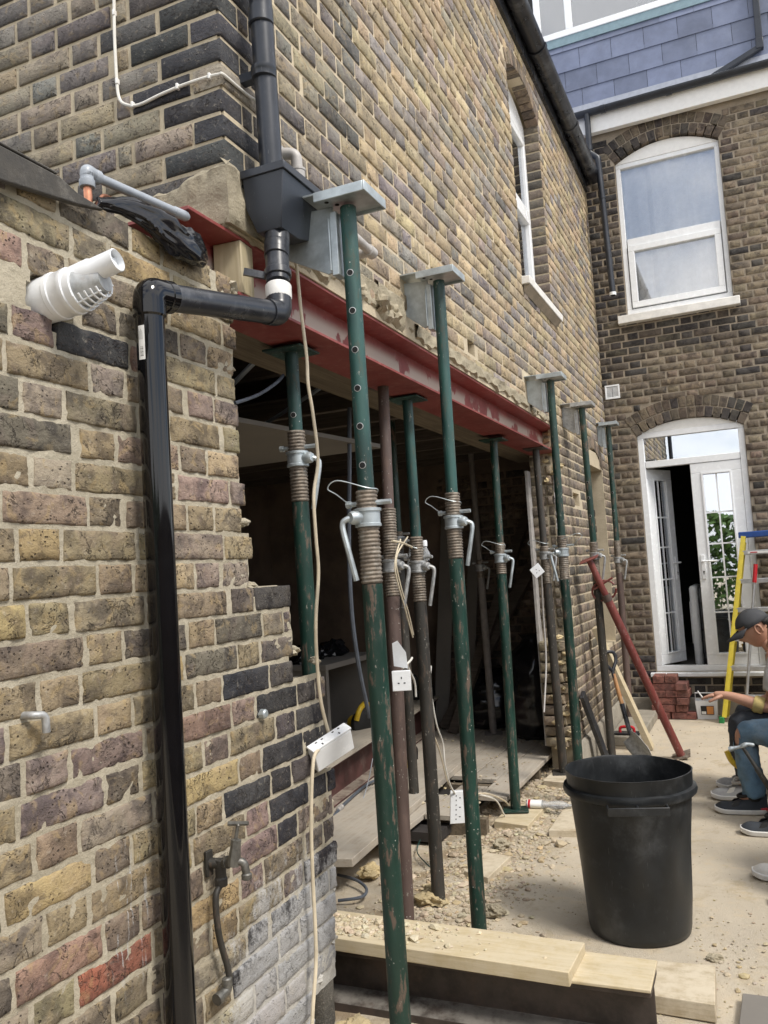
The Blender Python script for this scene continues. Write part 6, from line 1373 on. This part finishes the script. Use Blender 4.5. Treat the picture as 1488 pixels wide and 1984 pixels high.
def hand_chains(J, E, wrist, fdir, palm, thumb_side, curl=.5, s=1.):
    """palm and five fingers as chains rooted in the palm"""
    f = V(fdir).normalized(); n = V(palm); n = (n-f*n.dot(f)).normalized(); t = V(thumb_side); t = (t-f*t.dot(f)-n*t.dot(n)).normalized(); w = V(wrist)
    J['palm'] = (w+f*.05*s, .024*s); J['knuckle'] = (w+f*.085*s, .022*s); E += [('wrist_l', 'palm'), ('palm', 'knuckle')]; roots = []
    for i, (off, ln) in enumerate(((.030, .072), (.010, .082), (-.010, .077), (-.030, .060))):
        a = w+f*.075*s+t*off*s; p = [a]; dcur = f.copy(); ang = curl*(.75+.2*i)
        for q in range(3):
            rot = Matrix.Rotation(0, 3, 'X'); dcur = (dcur*math.cos(ang*.6)+n*math.sin(ang*.6)); dcur.normalize(); p.append(p[-1]+dcur*ln*(.45, .32, .26)[q]*s)
        for q, pt in enumerate(p): J[f'f{i}{q}'] = (pt, (.0105, .0095, .0085, .007)[q]*s)
        E += [(f'f{i}{q}', f'f{i}{q+1}') for q in range(3)]; roots.append(f'f{i}0')
    a = w+f*.03*s+t*.022*s; p = [a, a+(f*.6+t*.75+n*.2).normalized()*.042*s]; p.append(p[-1]+(f*.85+t*.25+n*.45).normalized()*.034*s); p.append(p[-1]+(f*.9-t*.1+n*.5).normalized()*.027*s)
    for q, pt in enumerate(p): J[f't{q}'] = (pt, (.0135, .0115, .010, .008)[q]*s)
    E += [(f't{q}', f't{q+1}') for q in range(3)]; roots.append('t0'); return roots
def shoe(parent, heel, fwd, upper, toe_mat, accent=None, L=.285):
    f = V(fwd).normalized(); s_ = V((-f.y, f.x, 0)); u = V((0, 0, 1)); h = V(heel); n, sg = 16, 16; vs, fs = [], []; vs2, fs2 = [], []
    for i in range(n+1):
        t = i/n; w_ = .036+.016*math.sin(min(1, t*1.25)*PI*.6)-(.030*max(0, (t-.82)/.18)**2); top = (.112 if t < .30 else .112-.050*min(1, (t-.30)/.34)) if t < .64 else .062+.004*math.sin((t-.64)/.36*PI)-.026*max(0, (t-.8)/.2)**2; cx_ = .006*math.sin(t*PI)
        if t < .06: w_ *= .8
        z0 = .026+.010*max(0, (t-.8)/.2)
        for j in range(sg):
            a = 2*PI*j/sg; y = math.cos(a); z = math.sin(a); zz_ = z0+(top-z0)*max(0, z)**.75; yy_ = y*w_*(1-.35*max(0, z)**2); vs.append(h+f*(L*t)+s_*(yy_+cx_)+u*zz_)
        for (q, zz_) in ((-1, .004+.012*max(0, (t-.75)/.25)**2), (1, .004+.012*max(0, (t-.75)/.25)**2), (1.06, z0+.004), (-1.06, z0+.004)): vs2.append(h+f*(L*t*1.02-.004)+s_*(q*(w_+.004)+cx_)+u*zz_)
    for i in range(n):
        for j in range(sg): j2 = (j+1) % sg; fs.append((i*sg+j, (i+1)*sg+j, (i+1)*sg+j2, i*sg+j2))
        for j in range(4): j2 = (j+1) % 4; fs2.append((i*4+j, i*4+j2, (i+1)*4+j2, (i+1)*4+j))
    fs += [tuple(range(sg)), tuple(n*sg+j for j in range(sg-1, -1, -1))]; fs2 += [(3, 2, 1, 0), (n*4, n*4+1, n*4+2, n*4+3)]
    o = MB().add(vs, fs).build('shoe', upper, parent, angle=60); MB().add(vs2, fs2).build('sole', M['sole'], o, bevel=.004)
    m = MB()
    for k in range(4): q = h+f*(L*(.34+.07*k))+u*(.090-.0125*k); m.tube([q-s_*.022-u*.010, q+u*.004, q+s_*.022-u*.010], .0032, 6)
    m.build('lace', toe_mat, o)
    m = MB(); m.tube([h+f*(.045+.055*(1+math.cos(q)))+s_*(.040*math.sin(q))+u*(.108+.012*math.cos(q)*-1) for q in np.linspace(0, 2*PI, 18)], .009, 8); m.build('collar', toe_mat, o)
    for q_ in (-1, 1): MB().prism([h+f*L*.60+s_*.055*q_+u*.03, h+f*L*.74+s_*.054*q_+u*.03, h+f*L*.62+s_*.040*q_+u*.070, h+f*L*.50+s_*.040*q_+u*.078], s_*-.012*q_).build('side_panel', toe_mat, o)
    if accent: m = MB(); q = h+f*L*.03; m.obox(q+s_*0+u*.03+f*.03, (f, s_, u), (.035, .0425, .012)); m.build('heel_trim', accent, o, bevel=.004)
    return o
def person(label, base, hip, chest, neck, headc, fwd, arms, legs, mats, hair=None, cap=False, shoe_kw=None, handpose=None, torn=False, hem=.93, headup=(0, 0, 1)):
    t = thing('person', label, 'person', base, None); shirt, trous, skinm = mats; sdv = V((0, 1, 0)); hip, chest, neck = V(hip), V(chest), V(neck)
    J = {'hip': (hip, .12), 'waist': (lerp(hip, chest, .45), .115), 'chest': (chest, .125), 'neckb': (neck, .058), 'neckt': (lerp(neck, headc, .62), .052)}
    E = [('hip', 'waist'), ('waist', 'chest'), ('chest', 'neckb'), ('neckb', 'neckt')]; SJ = {'hip': (hip+V((0, 0, .02)), .145), 'waist': (lerp(hip, chest, .45), .14), 'chest': (chest, .15), 'collar': (lerp(chest, neck, .72), .085)}; SE = [('hip', 'waist'), ('waist', 'chest'), ('chest', 'collar')]
    TJ = {'hip': (hip, .15)}; TE = []; roots = ['hip']
    for k, (sh_, el, wr) in arms.items():
        sh_, el, wr = V(sh_), V(el), V(wr); J['sh_'+k] = (sh_, .058); J['ua_'+k] = (lerp(sh_, el, .45), .050); J['el_'+k] = (el, .041); J['fa_'+k] = (lerp(el, wr, .35), .042); J['wrist_'+k] = (wr, .027)
        E += [('chest', 'sh_'+k), ('sh_'+k, 'ua_'+k), ('ua_'+k, 'el_'+k), ('el_'+k, 'fa_'+k), ('fa_'+k, 'wrist_'+k)]
        SJ['sh_'+k] = (sh_, .075); SJ['sl_'+k] = (lerp(sh_, el, .62), .068); SJ['se_'+k] = (lerp(sh_, el, .66), .069); SE += [('chest', 'sh_'+k), ('sh_'+k, 'sl_'+k), ('sl_'+k, 'se_'+k)]
    for k, (hp_, kn, an) in legs.items():
        hp_, kn, an = V(hp_), V(kn), V(an); J['hp_'+k] = (hp_, .085); J['kn_'+k] = (kn, .058); J['cf_'+k] = (lerp(kn, an, .35), .055); J['an_'+k] = (an, .038); J['ft_'+k] = (an+V(fwd)*.09-V((0, 0, .045)), .03)
        E += [('hip', 'hp_'+k), ('hp_'+k, 'kn_'+k), ('kn_'+k, 'cf_'+k), ('cf_'+k, 'an_'+k), ('an_'+k, 'ft_'+k)]
        TJ['hp_'+k] = (hp_, .105); TJ['md_'+k] = (lerp(hp_, kn, .55), .092); TJ['kn_'+k] = (kn, .078); TJ['cf_'+k] = (lerp(kn, an, .4), .076); TJ['hm_'+k] = (lerp(kn, an, hem-.05), .066); TJ['he_'+k] = (lerp(kn, an, hem), .068); TE += [('hip', 'hp_'+k), ('hp_'+k, 'md_'+k), ('md_'+k, 'kn_'+k), ('kn_'+k, 'cf_'+k), ('cf_'+k, 'hm_'+k), ('hm_'+k, 'he_'+k)]
    if handpose: roots += hand_chains(J, E, **handpose)
    m = skin(J, E, roots); f, u, s_ = head_mesh(m, headc, fwd if not isinstance(fwd, dict) else fwd['head'], headup) if True else None
    m.build('body', M[skinm], t, angle=180)
    def fold(mb, amp, sc_=11):
        for i, q in enumerate(mb.v): mb.v[i] = q+V((mnoise.noise(q*sc_), mnoise.noise(q*sc_+V((7, 0, 0))), mnoise.noise(q*sc_+V((0, 9, 0)))))*amp*.6+V((mnoise.noise(q*sc_*2.4+V((3, 3, 3))),)*3)*amp*.35
        return mb
    fold(skin(SJ, SE, ['hip']), .02).build('shirt', M[shirt], t, angle=180); 
    tr = fold(skin(TJ, TE, ['hip'], 3), .022, 13)
    if torn: tr.f = [q for q in tr.f if not ((sum((tr.v[i] for i in q), V((0, 0, 0)))/len(q)-V(torn[0])).length < torn[1]*(1+.5*mnoise.noise(sum((tr.v[i] for i in q), V((0, 0, 0)))*9)))]
    tr.build('trousers', M[trous], t, angle=180)
    for k, (hp_, kn, an) in legs.items():
        MB().tube([lerp(kn, an, .7), lerp(kn, an, .95), V(an)-V((0, 0, .035))], [.058, .046, .044], 14).build('sock', M['shoe_grey'] if cap else M['black_flat'], t)
        kw = shoe_kw[k] if isinstance(shoe_kw, dict) and k in shoe_kw else shoe_kw; shoe(t, V((an[0], an[1], 0))+V(kw['fwd'])*-.07+V((0, 0, 0)), kw['fwd'], *kw['mats'])
    hc_ = V(headc)
    for k in (-1, 1): e = hc_+f*.083+s_*.030*k+u*.006; mm = MB(); mm.rock(e, .012, R, (1, 1, 1)); mm.build('eye', M['hair'], t)
    def shell(mb, r_, cond):
        n, sg = 14, 24; vs, fs, ok = [], [], []
        for i in range(n+1):
            ph = PI*i/n
            for j in range(sg):
                th = 2*PI*j/sg; z = math.cos(ph); x = math.sin(ph)*math.cos(th); y = math.sin(ph)*math.sin(th); nn = r_[3]*mnoise.noise(V((x*7, y*7, z*7))); vs.append(hc_+(f*(x*r_[0])+s_*(y*r_[1])+u*(z*r_[2]))*(1+nn)); ok.append(cond(x, y, z))
        for i in range(n):
            for j in range(sg):
                j2 = (j+1) % sg; q = (i*sg+j, (i+1)*sg+j, (i+1)*sg+j2, i*sg+j2)
                if all(ok[k] for k in q): fs.append(q)
        return mb.add(vs, fs)
    if hair: o = shell(MB(), (.108, .086, .128, .05), lambda x, y, z: z > .35+.5*max(0, x)**2-.75*max(0, -x)).build('hair', M[hair], t); o.modifiers.new('thick', 'SOLIDIFY').thickness = .012
    if cap:
        o = shell(MB(), (.113, .092, .128, .012), lambda x, y, z: z > .16+.12*x).build('cap', M['cap'], t); o.modifiers.new('thick', 'SOLIDIFY').thickness = .004
        vs, fs = [], []; nb = 12
        for i in range(nb+1):
            a = -1.15+2.3*i/nb
            for rr in (.0, .5, 1.): vs.append(hc_+f*(math.cos(a)*.105+rr*.085*math.cos(a*.75))+s_*(math.sin(a)*.088)+u*(.036-.020*rr-.035*(a/1.15)**2*rr*.5))
        for i in range(nb):
            for j in (0, 1): a = i*3+j; fs.append((a, a+3, a+4, a+1))
        q = MB().add(vs, fs).build('brim', M['cap'], o); q.modifiers.new('thick', 'SOLIDIFY').thickness = .004
    return t
FW = V((-1, -.12, 0)).normalized()
p1 = person('seated person in charcoal cap, grey polo shirt and dark jeans holding a cigarette', (1.25, 5.7, 0), (1.52, 5.76, .42), (1.38, 5.75, .78), (1.315, 5.75, .90), (1.225, 5.74, 1.025), (-.86, -.1, -.5),
    {'l': ((1.335, 5.585, .835), (1.27, 5.58, .56), (1.035, 5.60, .635)), 'r': ((1.34, 5.93, .83), (1.30, 5.97, .57), (1.12, 5.88, .50))},
    {'l': ((1.48, 5.66, .42), (1.07, 5.64, .49), (1.10, 5.66, .11)), 'r': ((1.48, 5.86, .42), (1.09, 5.92, .48), (1.12, 5.92, .11))}, ('polo', 'dark_jeans', 'skin'), 'hair', True,
    {'fwd': V((-1, -.1, 0)).normalized(), 'mats': (M['shoe_grey'], M['shoe_white'])}, dict(wrist=(1.035, 5.60, .635), fdir=(-1, 0, .05), palm=(0, 0, -1), thumb_side=(-.1, -1, 0), curl=.42))
m = MB(); m.tube([(1.17, 5.587, .592), (1.235, 5.583, .572)], [.048, .052], 14); 
q = MB().lathe((1.205, 5.585, .581), (-.065, .004, .02), [(.046, -.03), (.051, -.02), (.050, 0), (.053, .015), (.047, .03)], 18).build('arm_band', M['glove'], p1)
# emblem on the grey shoe: a small dark triangle
MB().prism([(1.11, 5.608, .05), (1.145, 5.604, .05), (1.128, 5.607, .078)], (0, -.004, 0)).build('shoe_emblem', M['dark_jeans'], p1)
c = MB().tube([(.905, 5.585, .60), (.865, 5.575, .665)], .0042, 8).build('cigarette', M['white_paper']); tag(c, 'lit white cigarette between the fingers of the person in the cap', 'cigarette')
p2 = person('seated person in ripped faded blue jeans and navy trainers at the right edge', (1.3, 5.3, 0), (1.60, 5.22, .44), (1.52, 5.2, .80), (1.46, 5.2, .92), (1.385, 5.2, 1.02), (-.9, -.1, -.35),
    {'l': ((1.5, 5.03, .86), (1.5, 4.98, .60), (1.33, 5.05, .44)), 'r': ((1.5, 5.38, .86), (1.46, 5.42, .62), (1.30, 5.34, .55))},
    {'l': ((1.56, 5.12, .44), (1.42, 5.0, .50), (1.28, 4.98, .11)), 'r': ((1.54, 5.32, .44), (1.105, 5.36, .47), (1.135, 5.36, .11))}, ('dark_jeans', 'blue_jeans', 'skin'), 'hair', False,
    {'fwd': V((-1, -.06, 0)).normalized(), 'mats': (M['shoe_dark'], M['black_flat'], M['red_plastic'])}, dict(wrist=(1.33, 5.05, .44), fdir=(-.8, .2, -.6), palm=(-.2, .6, -.6), thumb_side=(-.3, -1, .2), curl=.9), torn=((1.04, 5.33, .455), .062), hem=1.06)
p3 = person('seated person mostly out of view whose dusty white shoe shows at the right edge', (1.6, 4.3, 0), (1.95, 4.3, .44), (1.9, 4.3, .82), (1.86, 4.3, .95), (1.80, 4.3, 1.06), (-1, -.05, -.2),
    {'l': ((1.88, 4.12, .88), (1.80, 4.08, .62), (1.58, 4.12, .52)), 'r': ((1.88, 4.48, .88), (1.80, 4.52, .62), (1.58, 4.46, .52))},
    {'l': ((1.88, 4.2, .44), (1.45, 4.16, .5), (1.42, 4.02, .11)), 'r': ((1.88, 4.4, .44), (1.46, 4.36, .5), (1.34, 4.33, .11))}, ('polo', 'dark_jeans', 'skin'), 'hair', False,
    {'fwd': V((-1, -.05, 0)).normalized(), 'mats': (M['shoe_white'], M['shoe_white'])}, dict(wrist=(1.58, 4.12, .52), fdir=(-1, .1, -.3), palm=(0, 0, -1), thumb_side=(0, 1, 0), curl=.5))
for (x, y, lab) in ((1.56, 5.76, 'low black crate under the person in the cap'), (1.62, 5.22, 'low black crate under the person in ripped jeans'), (1.98, 4.3, 'low black crate under the third seated person')):
    m = MB(); m.box(x-.16, x+.2, y-.2, y+.2, 0, .29); o = m.build('crate', M['black_worn'], None, bevel=.01); tag(o, lab, 'crate')
hm = thing('claw_hammer', 'steel claw hammer with a dark handle held in front of the ripped jeans', 'hammer', AY(1450, 1470, 5.1))
a, b = AY(1438, 1446, 5.12), AY(1500, 1540, 5.08); d = (b-a).normalized(); m = MB(); m.tube([a, lerp(a, b, .45), lerp(a, b, .46)], [.010, .011, .013], 10); m.tube([lerp(a, b, .46), b, b+d*.06], [.015, .0165, .016], 10); m.build('handle', M['dark_prop'], hm)
p_ = AY(1412, 1452, 5.12); q_ = AY(1462, 1440, 5.12); m = MB(); m.tube(smooth_path([p_, lerp(p_, a, .35), lerp(p_, a, .6), a, a+V((.03, 0, .012)), q_+V((0, 0, -.012))], 4), [.0145]*4+[.011]*4+[.0095]*4+[.014]*4+[.010]*4+[.005], 10); m.build('head', M['steel_galv'], hm)
o = MB().tube(smooth_path([AY(1408, 1455, 5.45), AY(1418, 1475, 5.45), AY(1438, 1490, 5.45), AY(1462, 1500, 5.45)], 5), .016, 8).build('trouser_strap', M['tool_yellow'], None); tag(o, 'curved yellow band behind the hammer at the dark trouser leg', 'strap')

# ================================================================== garden behind the viewer (seen in the door glass)
hg = thing('hedge', 'tall green garden hedge at the end of the yard', 'hedge', (1.5, -7, 0)); rg = random.Random(2); vs, fs = [], []
for _ in range(15000):
    c = V((rg.uniform(-6, 9), -7+rg.gauss(0, .5), rg.uniform(.1, 3.1)+.6*mnoise.noise(V((_*.01, 0, 0))))); c.z = min(c.z, 2.6+.7*mnoise.noise(V((c.x*.6, 0, 4)))); a = V((rg.gauss(0, 1), rg.gauss(0, 1), rg.gauss(0, 1))).normalized()*.11; b = a.cross(V((rg.gauss(0, 1), rg.gauss(0, 1), rg.gauss(0, 1)))).normalized()*.06; k = len(vs)
    vs += [c-a, c+b, c+a, c-b]; fs.append((k, k+1, k+2, k+3))
MB().add(vs, fs).build('foliage', M['leaf'], hg, smooth=False)['kind'] = 'stuff'
for x in (-4, -1.2, 2.2, 5.5): m = MB(); m.tube([(x, -7, 0), (x+.1, -7, 1.2), (x, -7.1, 2.6)], [.07, .05, .02], 8); m.build('stem', M['bark'], hg)

fn = thing('unseen_fence', 'added brown boarded fence along the right side of the yard', 'unseen_fence', (3.0, 1, 0))  # out of view, added to darken reflections and cut bounce from the right
for k in range(58):
    y = -7+.27*k
    if y > 8.4: break
    MB().box(3.0+.012*(k % 2), 3.02+.012*(k % 2), y, y+.262, .05, 1.95+.012*math.sin(k*3.1)).build('fence_board', M['unseen_fence'], fn)
for k in range(7): MB().box(3.045, 3.12, -6.5+2.4*k, -6.42+2.4*k, 0, 2.02).build('post', M['unseen_fence'], fn)
for z in (.4, 1.5): MB().box(3.033, 3.044, -7, 8.4, z, z+.07).build('rail', M['unseen_fence'], fn)
